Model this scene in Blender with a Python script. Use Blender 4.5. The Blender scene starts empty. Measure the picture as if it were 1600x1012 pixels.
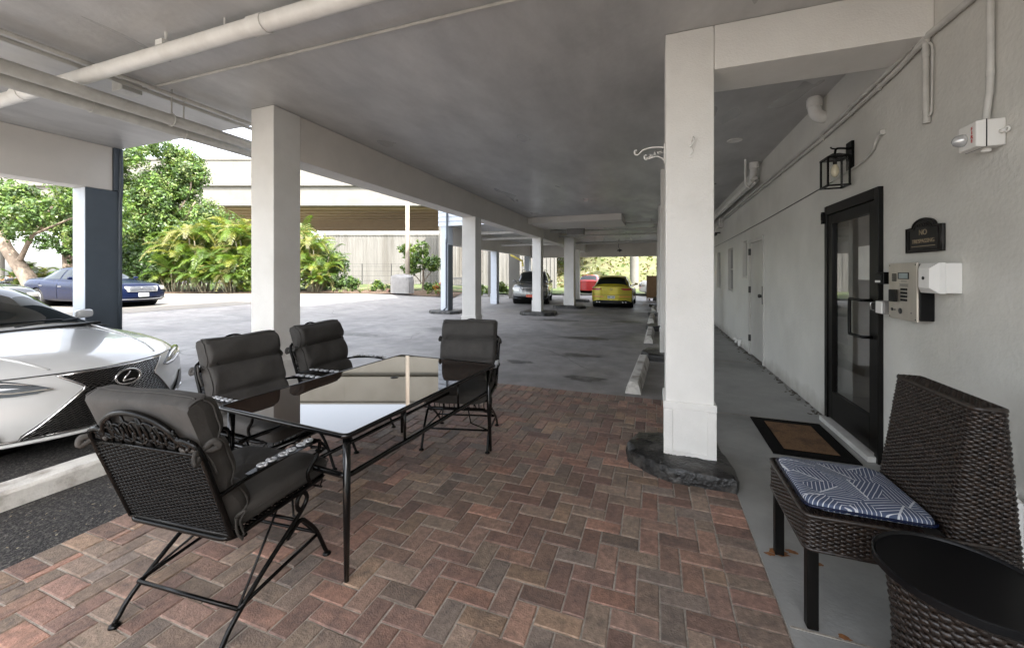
import bpy, bmesh, math, random
import numpy as np
from mathutils import Vector, Matrix
R = math.radians
PI = math.pi
rnd = random.Random(7)
nr = np.random.RandomState(5)
scn = bpy.context.scene
col = scn.collection

# ---------------------------------------------------------------- camera
YAW = math.atan(222 / 611.0)
cd = bpy.data.cameras.new('camera')
cam = bpy.data.objects.new('camera', cd)
col.objects.link(cam)
cam.location = (0, 0, 1.5)
cam.rotation_euler = (R(90), 0, YAW)
cd.sensor_width = 36
cd.lens = 611.0 / 1600 * 36
cd.shift_y = -(506 - 428) / 1600.0
cd.clip_start = 0.05
cd.clip_end = 1200
scn.camera = cam

# ---------------------------------------------------------------- sky and sun
SUN_EL, SUN_AZ = R(50), R(132)      # azimuth clockwise from +Y
w = bpy.data.worlds.new('World')
scn.world = w
w.use_nodes = True
wn = w.node_tree.nodes
wn.clear()
sky = wn.new('ShaderNodeTexSky')
sky.sky_type = 'NISHITA'
sky.sun_disc = False
sky.sun_elevation = SUN_EL
sky.sun_rotation = SUN_AZ
sky.air_density = 1.0
sky.dust_density = 3.5
sky.ozone_density = 1.0
bg = wn.new('ShaderNodeBackground')
bg.inputs[1].default_value = 0.15
wo = wn.new('ShaderNodeOutputWorld')
hsv = wn.new('ShaderNodeHueSaturation')      # thin white cloud takes most of the blue out of the sky
hsv.inputs['Saturation'].default_value = .35
hsv.inputs['Value'].default_value = 1.0
w.node_tree.links.new(sky.outputs[0], hsv.inputs['Color'])
w.node_tree.links.new(hsv.outputs[0], bg.inputs[0])
w.node_tree.links.new(bg.outputs[0], wo.inputs[0])
sd = bpy.data.lights.new('sun', 'SUN')
sd.energy = 2.0
sd.angle = R(0.5)
sd.color = (1.0, 0.955, 0.88)
sun = bpy.data.objects.new('sun', sd)
col.objects.link(sun)
sv = Vector((math.sin(SUN_AZ) * math.cos(SUN_EL), math.cos(SUN_AZ) * math.cos(SUN_EL), math.sin(SUN_EL)))
sun.rotation_euler = sv.to_track_quat('Z', 'Y').to_euler()
scn.view_settings.view_transform = 'Standard'
scn.view_settings.look = 'None'
scn.view_settings.exposure = 2.95
scn.view_settings.gamma = 1
scn.render.engine = 'CYCLES'
scn.cycles.max_bounces = 12
scn.cycles.diffuse_bounces = 6
scn.cycles.glossy_bounces = 4
scn.cycles.transmission_bounces = 6
scn.cycles.transparent_max_bounces = 12

# ---------------------------------------------------------------- materials
MATS = {}


def node_mat(name):
    m = bpy.data.materials.new(name)
    m.use_nodes = True
    MATS[name] = m
    nt = m.node_tree
    return m, nt, nt.nodes, nt.links, nt.nodes['Principled BSDF']


def mat(name, colr, rough=.6, metal=0., var=.12, vscale=6., bump=0., bscale=60., coat=0., spec=.5,
        stain=None, stain_amt=.5, stain_scale=1.5, attr=False, rvar=0., stretch=(1, 1, 1), rscale=None, rlo=.3, rhi=.7, dirt=None):
    """principled material with procedural colour variation, optional stain and bump"""
    m, nt, N, L, b = node_mat(name)
    tc = N.new('ShaderNodeTexCoord')
    mp = N.new('ShaderNodeMapping')
    mp.inputs['Scale'].default_value = stretch
    L.new(tc.outputs['Object'], mp.inputs[0])
    n1 = N.new('ShaderNodeTexNoise')
    n1.inputs['Scale'].default_value = vscale
    n1.inputs['Detail'].default_value = 6
    n1.inputs['Roughness'].default_value = .65
    L.new(mp.outputs[0], n1.inputs['Vector'])
    mr = N.new('ShaderNodeMapRange')
    mr.inputs[1].default_value = .3
    mr.inputs[2].default_value = .7
    mr.inputs[3].default_value = 1 - var
    mr.inputs[4].default_value = 1 + var
    L.new(n1.outputs['Fac'], mr.inputs[0])
    vm = N.new('ShaderNodeVectorMath')
    vm.operation = 'SCALE'
    if attr:
        at = N.new('ShaderNodeAttribute')
        at.attribute_name = 'tint'
        L.new(at.outputs['Color'], vm.inputs[0])
    else:
        vm.inputs[0].default_value = colr
    L.new(mr.outputs[0], vm.inputs['Scale'])
    out = vm.outputs[0]
    if stain:
        n2 = N.new('ShaderNodeTexNoise')
        n2.inputs['Scale'].default_value = stain_scale
        n2.inputs['Detail'].default_value = 8
        n2.inputs['Roughness'].default_value = .6
        L.new(mp.outputs[0], n2.inputs['Vector'])
        m2 = N.new('ShaderNodeMapRange')
        m2.inputs[1].default_value = .48
        m2.inputs[2].default_value = .72
        m2.inputs[3].default_value = 0
        m2.inputs[4].default_value = stain_amt
        L.new(n2.outputs['Fac'], m2.inputs[0])
        mx = N.new('ShaderNodeMix')
        mx.data_type = 'RGBA'
        L.new(m2.outputs[0], mx.inputs[0])
        L.new(out, mx.inputs[6])
        mx.inputs[7].default_value = (*stain, 1)
        out = mx.outputs[2]
    if dirt:      # splashed dirt with a ragged edge, up to 'dirt' metres above the ground
        sx_ = N.new('ShaderNodeSeparateXYZ'); L.new(tc.outputs['Object'], sx_.inputs[0])
        n6 = N.new('ShaderNodeTexNoise'); n6.inputs['Scale'].default_value = 5; n6.inputs['Detail'].default_value = 8
        L.new(tc.outputs['Object'], n6.inputs['Vector'])
        d1 = N.new('ShaderNodeMath'); d1.operation = 'MULTIPLY_ADD'; d1.inputs[1].default_value = -1 / dirt; d1.inputs[2].default_value = .55
        L.new(sx_.outputs[2], d1.inputs[0])
        d2 = N.new('ShaderNodeMath'); d2.operation = 'ADD'; L.new(d1.outputs[0], d2.inputs[0]); L.new(n6.outputs['Fac'], d2.inputs[1])
        d3 = N.new('ShaderNodeMapRange'); d3.inputs[1].default_value = .45; d3.inputs[2].default_value = 1.05; d3.inputs[4].default_value = .6
        L.new(d2.outputs[0], d3.inputs[0])
        m6 = N.new('ShaderNodeMix'); m6.data_type = 'RGBA'
        L.new(d3.outputs[0], m6.inputs[0]); L.new(out, m6.inputs[6]); m6.inputs[7].default_value = (.20, .18, .15, 1)
        out = m6.outputs[2]
    L.new(out, b.inputs['Base Color'])
    b.inputs['Roughness'].default_value = rough
    b.inputs['Metallic'].default_value = metal
    b.inputs['Coat Weight'].default_value = coat
    b.inputs['Coat Roughness'].default_value = .04
    b.inputs['Specular IOR Level'].default_value = spec
    if rvar:
        m3 = N.new('ShaderNodeMapRange')
        m3.inputs[1].default_value = rlo
        m3.inputs[2].default_value = rhi
        m3.inputs[3].default_value = rough - rvar
        m3.inputs[4].default_value = rough + rvar
        n5 = n1
        if rscale:
            n5 = N.new('ShaderNodeTexNoise')
            n5.inputs['Scale'].default_value = rscale
            n5.inputs['Detail'].default_value = 2
            n5.inputs['Distortion'].default_value = .8
            L.new(mp.outputs[0], n5.inputs['Vector'])
        L.new(n5.outputs['Fac'], m3.inputs[0])
        L.new(m3.outputs[0], b.inputs['Roughness'])
    if bump:
        n4 = N.new('ShaderNodeTexNoise')
        n4.inputs['Scale'].default_value = bscale
        n4.inputs['Detail'].default_value = 5
        L.new(tc.outputs['Object'], n4.inputs['Vector'])
        bp = N.new('ShaderNodeBump')
        bp.inputs['Strength'].default_value = 1
        bp.inputs['Distance'].default_value = bump
        L.new(n4.outputs['Fac'], bp.inputs['Height'])
        L.new(bp.outputs[0], b.inputs['Normal'])
    return m


def glass_mat(name, tint=(.9, .95, .93), ior=1.5, rough=0.0):
    m, nt, N, L, b = node_mat(name)
    N.remove(b)
    t = N.new('ShaderNodeBsdfTransparent')
    t.inputs[0].default_value = (*tint, 1)
    g = N.new('ShaderNodeBsdfGlossy')
    g.inputs['Roughness'].default_value = rough
    lw = N.new('ShaderNodeLayerWeight'); lw.inputs['Blend'].default_value = .5
    pw = N.new('ShaderNodeMath'); pw.operation = 'POWER'; pw.inputs[1].default_value = 4.0
    L.new(lw.outputs['Facing'], pw.inputs[0])
    f = N.new('ShaderNodeMapRange'); f.inputs[3].default_value = ior; f.inputs[4].default_value = 1.0
    L.new(pw.outputs[0], f.inputs[0])
    mx = N.new('ShaderNodeMixShader')
    L.new(f.outputs[0], mx.inputs[0])
    L.new(t.outputs[0], mx.inputs[1])
    L.new(g.outputs[0], mx.inputs[2])
    L.new(mx.outputs[0], N['Material Output'].inputs[0])
    return m


def leaf_mat(name, base, var=.5, trans=.35, rough=.45):
    """leaf colour from the 'tint' attribute; thin leaves let some light through"""
    m, nt, N, L, b = node_mat(name)
    at = N.new('ShaderNodeAttribute')
    at.attribute_name = 'tint'
    b.inputs['Roughness'].default_value = rough
    L.new(at.outputs['Color'], b.inputs['Base Color'])
    t = N.new('ShaderNodeBsdfTranslucent')
    vm = N.new('ShaderNodeVectorMath')
    vm.operation = 'MULTIPLY'
    vm.inputs[1].default_value = (1.3, 1.3, .5)
    L.new(at.outputs['Color'], vm.inputs[0])
    L.new(vm.outputs[0], t.inputs[0])
    mx = N.new('ShaderNodeMixShader')
    mx.inputs[0].default_value = trans
    L.new(b.outputs[0], mx.inputs[1])
    L.new(t.outputs[0], mx.inputs[2])
    L.new(mx.outputs[0], N['Material Output'].inputs[0])
    return m


mat('stucco_wall', (.60, .59, .55), .45, var=.10, vscale=1.7, bump=.0035, bscale=38, dirt=.30, stain=(.46, .445, .40), stain_amt=.5, stain_scale=1.1, rvar=.12)
mat('stucco_column', (.74, .725, .69), .6, var=.04, vscale=3, bump=.0028, bscale=90, stain=(.56, .54, .49), stain_amt=.35, stain_scale=1.6, dirt=.22)
mat('stucco_beam', (.66, .62, .57), .6, var=.05, vscale=2, bump=.002, bscale=80, stain=(.5, .48, .45), stain_amt=.25)
mat('ceiling_paint', (.44, .434, .426), .40, var=.20, vscale=2.2, bump=.0025, bscale=16, spec=1.0, rvar=.20, rscale=1.6, rlo=.2, rhi=.8, stretch=(1, .45, 1))
mat('blue_paint', (.072, .088, .106), .5, var=.06, vscale=4, bump=.001, bscale=90)
mat('light_blue_paint', (.56, .60, .65), .55, var=.04)
mat('pipe_paint', (.52, .51, .48), .45, var=.12, vscale=9, stain=(.36, .35, .32), stain_amt=.5, stain_scale=5)
mat('white_pvc', (.74, .73, .70), .4, var=.06, vscale=8, stain=(.5, .47, .42), stain_amt=.3, stain_scale=6)
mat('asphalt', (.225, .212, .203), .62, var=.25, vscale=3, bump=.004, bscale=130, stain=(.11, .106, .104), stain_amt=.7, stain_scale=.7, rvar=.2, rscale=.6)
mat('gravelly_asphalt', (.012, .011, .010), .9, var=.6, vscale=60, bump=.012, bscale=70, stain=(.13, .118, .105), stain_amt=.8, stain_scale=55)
mat('pale_concrete', (.175, .16, .14), .85, var=.10, vscale=1.5, bump=.003, bscale=80, stain=(.13, .12, .105), stain_amt=.6, stain_scale=.7)
mat('walkway_concrete', (.27, .268, .255), .62, var=.16, vscale=3.5, bump=.002, bscale=50, stain=(.12, .12, .115), stain_amt=.75, stain_scale=1.2, rvar=.1)
mat('mortar_sand', (.32, .29, .25), .95, var=.35, vscale=40, bump=.003, bscale=200, stain=(.15, .135, .12), stain_amt=.7, stain_scale=3)
mat('brick', (1, 1, 1), .75, var=.38, vscale=34, bump=.0042, bscale=120, attr=True, stain=(.055, .046, .04), stain_amt=.6, stain_scale=9)
mat('black_pad', (.012, .0115, .011), .42, var=.5, vscale=14, bump=.014, bscale=30, stain=(.13, .12, .105), stain_amt=.6, stain_scale=7, rvar=.15)
mat('white_kerb', (.56, .54, .50), .75, var=.14, vscale=7, bump=.006, bscale=40, stain=(.16, .13, .10), stain_amt=.95, stain_scale=5)
mat('black_metal', (.0025, .0025, .0024), .26, spec=.16, var=.2, vscale=30, bump=.0006, bscale=180, stain=(.008, .007, .006), stain_amt=.3, stain_scale=25)
mat('table_metal', (.003, .003, .003), .14, var=.1, spec=.4)
mat('table_glass', (.020, .011, .007), .02, var=.1, vscale=5, spec=.38)
mat('cushion_fabric', (.043, .040, .0365), .86, var=.18, vscale=8, bump=.012, bscale=7, stain=(.078, .072, .065), stain_amt=.5, stain_scale=3)
mat('bronze_frame', (.004, .0035, .003), .32, var=.15, spec=.18)
mat('wicker', (.013, .0085, .0065), .33, var=.55, vscale=40, bump=.001, bscale=300, stain=(.06, .034, .018), stain_amt=.4, stain_scale=55)
mat('wicker_core', (.010, .008, .006), .9)
mat('dark_wood', (.004, .0035, .003), .45, spec=.15, var=.3, stretch=(1, 1, .2), vscale=30)
mat('tray_black', (.0035, .0035, .004), .38, spec=.2, var=.1)
mat('mat_rubber', (.006, .0055, .005), .85, spec=.1, var=.3, vscale=60, bump=.003, bscale=120)
mat('mat_coir', (.16, .085, .035), .95, var=.45, vscale=90, bump=.006, bscale=260, stain=(.045, .022, .012), stain_amt=.9, stain_scale=5)
mat('stainless', (.62, .57, .50), .33, metal=.9, var=.08, stretch=(1, 1, .1), vscale=12)
mat('black_plastic', (.003, .003, .003), .4, spec=.2)
mat('dark_steel', (.05, .05, .05), .35, metal=.6)
mat('white_plastic', (.72, .71, .68), .4, var=.03)
mat('grey_plastic', (.22, .21, .20), .45)
mat('lcd', (.30, .36, .36), .3)
mat('bronze_plaque', (.012, .010, .009), .4, metal=.4, var=.3, vscale=30)
mat('gold_letter', (.36, .29, .20), .45, metal=.5)
mat('red_letter', (.45, .03, .03), .5)
mat('chrome', (.62, .61, .60), .12, metal=1.0)
mat('chrome_dark', (.30, .30, .30), .22, metal=1.0)
mat('lens_clear', (.55, .56, .56), .08, metal=.4, coat=1)
mat('arm_metal', (.45, .46, .48), .35, metal=.4, var=.3, vscale=60)
mat('door_paint', (.52, .51, .48), .4, var=.05, vscale=4, stain=(.4, .38, .34), stain_amt=.4)
mat('paper', (.75, .73, .68), .8)
mat('lobby_wall', (.62, .55, .46), .7)
mat('lobby_floor', (.42, .37, .31), .5)
mat('window_dark', (.02, .024, .026), .06, coat=1)
mat('car_white', (.50, .50, .49), .22, var=.01, coat=1)
mat('car_blue', (.0035, .007, .026), .25, var=.03, coat=.15, spec=.2)
mat('car_black', (.06, .062, .065), .2, var=.03, coat=1, metal=.4)
mat('car_silver', (.16, .165, .165), .25, var=.03, coat=1, metal=.6)
mat('car_yellow', (.55, .46, .03), .22, var=.02, coat=1, metal=.3)
mat('car_red', (.45, .03, .03), .25, coat=1)
mat('car_cream', (.62, .60, .55), .3, coat=1)
mat('car_glass', (.007, .010, .010), .03, spec=.7)
mat('black_trim', (.004, .004, .004), .3, spec=.3)
mat('tyre', (.02, .02, .02), .85, var=.2, vscale=20)
mat('alloy', (.45, .45, .46), .3, metal=.9)
mat('lamp_red', (.35, .015, .012), .15, coat=1)
mat('lamp_clear', (.40, .38, .34), .08, coat=1, metal=.3)
mat('lamp_dark', (.07, .08, .09), .08, coat=1)
mat('amber', (.6, .22, .05), .2, coat=1)
mat('plate', (.62, .66, .62), .4)
mat('plate_ink', (.06, .10, .22), .5)
mat('plate_red', (.62, .13, .08), .5)
mat('bark', (.16, .125, .095), .9, var=.4, vscale=8, bump=.03, bscale=18, stretch=(1, 1, .3), stain=(.30, .24, .18), stain_amt=.5)
mat('palm_bark', (.20, .18, .12), .85, var=.3, vscale=12, stretch=(.2, .2, 3))
mat('pole_wood', (.42, .37, .31), .85, var=.15, vscale=5, stretch=(1, 1, .15), stain=(.30, .19, .13), stain_amt=.8, stain_scale=2)
mat('overpass_concrete', (.15, .143, .125), .8, var=.06, vscale=.7, bump=.01, bscale=5, stain=(.10, .09, .073), stain_amt=.5, stain_scale=.5)
mat('overpass_shade_brown', (.40, .30, .19), .85, var=.15, vscale=.8, stain=(.2, .15, .10), stain_amt=.5, stain_scale=.8)  # brown of shade and warm bounce put into the underside colour
mat('retaining_concrete', (.135, .13, .12), .85, var=.16, vscale=1.2, stretch=(1, 1, .12), stain=(.07, .062, .05), stain_amt=.85, stain_scale=.8)
mat('grass', (.05, .08, .02), .9, var=.5, vscale=5, bump=.05, bscale=12, stain=(.24, .20, .11), stain_amt=.8, stain_scale=.9)
mat('dry_grass', (.075, .085, .03), .9, var=.5, vscale=3, bump=.05, bscale=12, stain=(.14, .12, .07), stain_amt=.9, stain_scale=.7)
mat('mulch', (.09, .055, .033), .95, var=.5, vscale=12, bump=.03, bscale=30, stain=(.24, .19, .13), stain_amt=.7, stain_scale=4)
mat('grill_cover', (.20, .195, .19), .8, var=.15, vscale=4)
mat('cardboard', (.42, .27, .16), .85, var=.12, vscale=4)
mat('bench_grey', (.14, .14, .14), .6, var=.2)
mat('yellow_paint', (.55, .45, .10), .5)
mat('oil', (.055, .052, .050), .45, var=.3, vscale=8, bump=.003, bscale=130, stain=(.16, .155, .15), stain_amt=.9, stain_scale=5)
mat('rust', (.22, .09, .03), .95, var=.4, vscale=40)
glass_mat('door_glass', (.92, .93, .92), .13)
glass_mat('lamp_glass', (.94, .94, .92), .06)
mat('bulb', (.75, .68, .5), .2, coat=1)
leaf_mat('leaf', None, trans=.3)
leaf_mat('palm_leaf', None, trans=.4, rough=.4)
leaf_mat('petal', None, trans=.2)

# palm-leaf print of the seat cushion
m, nt, N, L, b = node_mat('leaf_print')
tc = N.new('ShaderNodeTexCoord')
vo = N.new('ShaderNodeTexVoronoi')
vo.voronoi_dimensions = '2D'
vo.inputs['Scale'].default_value = 6.5
L.new(tc.outputs['Object'], vo.inputs['Vector'])
sc = N.new('ShaderNodeVectorMath'); sc.operation = 'SCALE'; sc.inputs['Scale'].default_value = 6.5
L.new(tc.outputs['Object'], sc.inputs[0])
sc2 = N.new('ShaderNodeVectorMath'); sc2.operation = 'SCALE'; sc2.inputs['Scale'].default_value = 6.5
L.new(vo.outputs['Position'], sc2.inputs[0])
sb = N.new('ShaderNodeVectorMath'); sb.operation = 'SUBTRACT'
L.new(sc.outputs[0], sb.inputs[0]); L.new(sc2.outputs[0], sb.inputs[1])
sp = N.new('ShaderNodeSeparateColor')
L.new(vo.outputs['Color'], sp.inputs[0])
an = N.new('ShaderNodeMath'); an.operation = 'MULTIPLY'; an.inputs[1].default_value = 6.28
L.new(sp.outputs[0], an.inputs[0])
ro = N.new('ShaderNodeVectorRotate'); ro.rotation_type = 'Z_AXIS'
L.new(sb.outputs[0], ro.inputs['Vector']); L.new(an.outputs[0], ro.inputs['Angle'])
sx = N.new('ShaderNodeSeparateXYZ'); L.new(ro.outputs[0], sx.inputs[0])
ab = N.new('ShaderNodeMath'); ab.operation = 'ABSOLUTE'; L.new(sx.outputs[0], ab.inputs[0])
a2 = N.new('ShaderNodeMath'); a2.operation = 'MULTIPLY'; a2.inputs[1].default_value = 1.3; L.new(ab.outputs[0], a2.inputs[0])
ad = N.new('ShaderNodeMath'); ad.operation = 'ADD'; L.new(a2.outputs[0], ad.inputs[0]); L.new(sx.outputs[1], ad.inputs[1])
mu = N.new('ShaderNodeMath'); mu.operation = 'MULTIPLY'; mu.inputs[1].default_value = 38; L.new(ad.outputs[0], mu.inputs[0])
si = N.new('ShaderNodeMath'); si.operation = 'SINE'; L.new(mu.outputs[0], si.inputs[0])
g1 = N.new('ShaderNodeMath'); g1.operation = 'GREATER_THAN'; g1.inputs[1].default_value = .80; L.new(si.outputs[0], g1.inputs[0])
l1 = N.new('ShaderNodeMath'); l1.operation = 'LESS_THAN'; l1.inputs[1].default_value = .022; L.new(ab.outputs[0], l1.inputs[0])
mxm = N.new('ShaderNodeMath'); mxm.operation = 'MAXIMUM'; L.new(g1.outputs[0], mxm.inputs[0]); L.new(l1.outputs[0], mxm.inputs[1])
mc = N.new('ShaderNodeMix'); mc.data_type = 'RGBA'
L.new(mxm.outputs[0], mc.inputs[0])
mc.inputs[6].default_value = (.045, .062, .11, 1)
mc.inputs[7].default_value = (.46, .47, .49, 1)
L.new(mc.outputs[2], b.inputs['Base Color'])
b.inputs['Roughness'].default_value = .8


# ---------------------------------------------------------------- mesh helpers
class MB:
    """collects shapes; build() links them as ONE mesh object"""

    def __init__(s):
        s.v = []; s.f = []; s.t = []   # tint per face
        s.cur = None

    def add(s, vs, fs, tint=None):
        o = len(s.v)
        s.v.extend([tuple(map(float, p)) for p in vs])
        for f in fs:
            s.f.append(tuple(i + o for i in f))
            s.t.append(tint or s.cur)
        return s

    def box(s, x0, x1, y0, y1, z0, z1, M=None, tint=None):
        vs = [(x, y, z) for z in (z0, z1) for (x, y) in ((x0, y0), (x1, y0), (x1, y1), (x0, y1))]
        if M is not None:
            vs = [tuple(M @ Vector(p)) for p in vs]
        return s.add(vs, [(3, 2, 1, 0), (4, 5, 6, 7), (0, 1, 5, 4), (1, 2, 6, 5), (2, 3, 7, 6), (3, 0, 4, 7)], tint)

    def tube(s, pts, r, n=8, closed=False, flat=1.0, cap=True, tint=None):
        P = [Vector(p) for p in pts]
        k = len(P)
        rs = r if hasattr(r, '__len__') else [r] * k
        T = []
        for i in range(k):
            a = P[(i - 1) % k] if (closed or i > 0) else P[0]
            b_ = P[(i + 1) % k] if (closed or i < k - 1) else P[-1]
            t = (b_ - a)
            T.append(t.normalized() if t.length > 1e-9 else Vector((0, 0, 1)))
        up = Vector((0, 0, 1)) if abs(T[0].z) < .9 else Vector((1, 0, 0))
        nrm = (up - T[0] * up.dot(T[0])).normalized()
        vs = []
        for i in range(k):
            nrm = (nrm - T[i] * nrm.dot(T[i]))
            if nrm.length < 1e-6:
                nrm = T[i].orthogonal()
            nrm.normalize()
            bi = T[i].cross(nrm)
            for j in range(n):
                a = 2 * PI * j / n
                vs.append(P[i] + nrm * (math.cos(a) * rs[i] * flat) + bi * (math.sin(a) * rs[i]))
        fs = []
        for i in range(k if closed else k - 1):
            for j in range(n):
                a, b2 = i * n + j, i * n + (j + 1) % n
                c, d = ((i + 1) % k) * n + (j + 1) % n, ((i + 1) % k) * n + j
                fs.append((a, b2, c, d))
        if cap and not closed:
            fs.append(tuple(range(n - 1, -1, -1)))
            fs.append(tuple((k - 1) * n + j for j in range(n)))
        return s.add(vs, fs, tint)

    def lathe(s, prof, c=(0, 0, 0), n=24, axis='z', tint=None):
        vs = []
        for (r, z) in prof:
            for j in range(n):
                a = 2 * PI * j / n
                p = (r * math.cos(a), r * math.sin(a), z)
                if axis == 'x': p = (p[2], p[0], p[1])
                if axis == 'y': p = (p[0], p[2], p[1])
                vs.append((p[0] + c[0], p[1] + c[1], p[2] + c[2]))
        fs = []
        for i in range(len(prof) - 1):
            for j in range(n):
                fs.append((i * n + j, i * n + (j + 1) % n, (i + 1) * n + (j + 1) % n, (i + 1) * n + j))
        fs.append(tuple(range(n - 1, -1, -1)))
        fs.append(tuple((len(prof) - 1) * n + j for j in range(n)))
        return s.add(vs, fs, tint)

    def prism(s, poly, h0, h1, plane='xy', tint=None):
        n = len(poly)
        def P(a, b_, h):
            return {'xy': (a, b_, h), 'yz': (h, a, b_), 'xz': (a, h, b_)}[plane]
        vs = [P(a, b_, h0) for a, b_ in poly] + [P(a, b_, h1) for a, b_ in poly]
        fs = [tuple(range(n - 1, -1, -1)), tuple(range(n, 2 * n))]
        fs += [(i, (i + 1) % n, n + (i + 1) % n, n + i) for i in range(n)]
        return s.add(vs, fs, tint)

    def grid(s, F, nu, nv, wrapu=False, tint=None):
        vs = [F(i / nu, j / nv) for i in range(nu if wrapu else nu + 1) for j in range(nv + 1)]
        fs = []
        for i in range(nu):
            for j in range(nv):
                a = i * (nv + 1) + j
                b_ = ((i + 1) % nu if wrapu else i + 1) * (nv + 1) + j
                fs.append((a, b_, b_ + 1, a + 1))
        return s.add(vs, fs, tint)

    def build(s, name, m, parent=None, smooth=False, bevel=0., loc=None, fixn=True, seg=2, angle=None):
        me = bpy.data.meshes.new(name)
        me.from_pydata(s.v, [], s.f)
        me.update()
        if fixn:
            bm = bmesh.new(); bm.from_mesh(me)
            bmesh.ops.recalc_face_normals(bm, faces=bm.faces)
            bm.to_mesh(me); bm.free()
        if any(t is not None for t in s.t):
            ca = me.color_attributes.new('tint', 'FLOAT_COLOR', 'CORNER')
            buf = []
            for p, t in zip(me.polygons, s.t):
                t = t or (.1, .1, .1)
                buf.extend([t[0], t[1], t[2], 1.0] * p.loop_total)
            ca.data.foreach_set('color', buf)
        me.materials.append(MATS[m])
        o = bpy.data.objects.new(name, me)
        col.objects.link(o)
        if parent is not None:
            o.parent = parent
        if loc is not None:
            o.location = loc
        if smooth:
            me.polygons.foreach_set('use_smooth', [True] * len(me.polygons))
            if angle:
                md = o.modifiers.new('edges', 'EDGE_SPLIT'); md.split_angle = R(angle)
        if bevel:
            md = o.modifiers.new('bevel', 'BEVEL')
            md.width = bevel; md.segments = seg; md.limit_method = 'ANGLE'
        return o


def tag(o, label=None, cat=None, group=None, kind=None):
    for k, v in (('label', label), ('category', cat), ('group', group), ('kind', kind)):
        if v: o[k] = v
    return o


def empty(name, label, cat, loc=(0, 0, 0), rz=0., group=None):
    o = bpy.data.objects.new(name, None)
    o.empty_display_size = .2
    col.objects.link(o)
    o.location = loc
    o.rotation_euler = (0, 0, rz)
    return tag(o, label, cat, group)


def copy_tree(o, loc=None, rz=None, label=None, parent=None, scale=None):
    c = o.copy()
    col.objects.link(c)
    if parent is not None:
        c.parent = parent
    if loc is not None: c.location = loc
    if rz is not None: c.rotation_euler = (0, 0, rz)
    if scale is not None: c.scale = (scale,) * 3 if not hasattr(scale, '__len__') else scale
    if label: c['label'] = label
    for ch in list(o.children):
        copy_tree(ch, parent=c)
    return c


def catmull(pts, n=6, closed=False):
    P = [Vector(p) for p in pts]
    out = []
    k = len(P)
    rng = range(k if closed else k - 1)
    for i in rng:
        p0 = P[(i - 1) % k] if (closed or i > 0) else P[i]
        p1 = P[i]; p2 = P[(i + 1) % k]
        p3 = P[(i + 2) % k] if (closed or i < k - 2) else p2
        for j in range(n):
            t = j / n
            out.append(.5 * ((2 * p1) + (p2 - p0) * t + (2 * p0 - 5 * p1 + 4 * p2 - p3) * t * t + (3 * p1 - p0 - 3 * p2 + p3) * t ** 3))
    if not closed: out.append(P[-1])
    return out


def interp(x, tab):
    xs = [a for a, _ in tab]; ys = [b_ for _, b_ in tab]
    return float(np.interp(x, xs, ys))


def sinterp(x, tab):
    """smooth interpolation (cosine eased cubic hermite) of a table"""
    n = len(tab)
    if x <= tab[0][0]: return tab[0][1]
    if x >= tab[-1][0]: return tab[-1][1]
    for i in range(n - 1):
        if x <= tab[i + 1][0]: break
    x0, y0 = tab[i]; x1, y1 = tab[i + 1]
    h = x1 - x0
    def sl(k):
        if k <= 0: return (tab[1][1] - tab[0][1]) / (tab[1][0] - tab[0][0])
        if k >= n - 1: return (tab[-1][1] - tab[-2][1]) / (tab[-1][0] - tab[-2][0])
        a = (tab[k][1] - tab[k - 1][1]) / (tab[k][0] - tab[k - 1][0])
        b_ = (tab[k + 1][1] - tab[k][1]) / (tab[k + 1][0] - tab[k][0])
        return 0 if a * b_ <= 0 else 2 * a * b_ / (a + b_)
    t = (x - x0) / h
    m0, m1 = sl(i) * h, sl(i + 1) * h
    return (2 * t**3 - 3 * t * t + 1) * y0 + (t**3 - 2 * t * t + t) * m0 + (-2 * t**3 + 3 * t * t) * y1 + (t**3 - t * t) * m1


def weave(mb, P, stakes, rows, r, amp, closed=False, sub=3, n=4, stake_r=None, flat=1.6):
    """woven strands: rows run along u past upright stakes; P(u,v) gives (point, normal)"""
    tot = stakes * sub
    for j in range(rows):
        v = (j + .5) / rows
        pts = []
        for i in range(tot + (0 if closed else 1)):
            u = i / tot
            p, nn = P(u, v)
            s = math.cos(PI * i / sub + PI * (j % 2))
            jit = 1 + rnd.uniform(-.25, .25)
            pts.append(Vector(p) + Vector(nn) * (amp * s * jit) + Vector((0, 0, rnd.uniform(-.12, .12) * r)))
        mb.tube(pts, r * rnd.uniform(.85, 1.1), n, closed=closed, flat=flat, cap=False)
    if stake_r:
        for i in range(stakes + (0 if closed else 1)):
            pts = [P(i / stakes, v / 8)[0] for v in range(9)]
            mb.tube(pts, stake_r, 4, cap=False)


FW = Vector((-math.sin(YAW), math.cos(YAW), 0))
RT = Vector((math.cos(YAW), math.sin(YAW), 0))


def rt(X, Z, z=0.):
    """point in the frame of the overpass, which runs along RT"""
    p = RT * X + FW * Z
    return (p.x, p.y, z)


def gz(x, y):
    """height of the lot: it climbs gently towards the street on the left"""
    t = min(max((-9 - x) / 8.0, 0), 1)
    return .33 * t * t * (3 - 2 * t)

# ================================================================ THE GROUND
def struct(o, label=None):
    o['kind'] = 'structure'
    if label: o['label'] = label
    return o


g = MB(); g.add([(-600, -400, -.09), (600, -400, -.09), (600, 800, -.09), (-600, 800, -.09)], [(0, 1, 2, 3)])
struct(g.build('ground', 'pale_concrete'))


def sheet(xs, ys, dz, f=gz):
    m = MB()
    vs = [(x, y, f(x, y) + dz) for y in ys for x in xs]
    n = len(xs)
    m.add(vs, [(j * n + i, j * n + i + 1, (j + 1) * n + i + 1, (j + 1) * n + i) for j in range(len(ys) - 1) for i in range(n - 1)])
    return m


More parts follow.
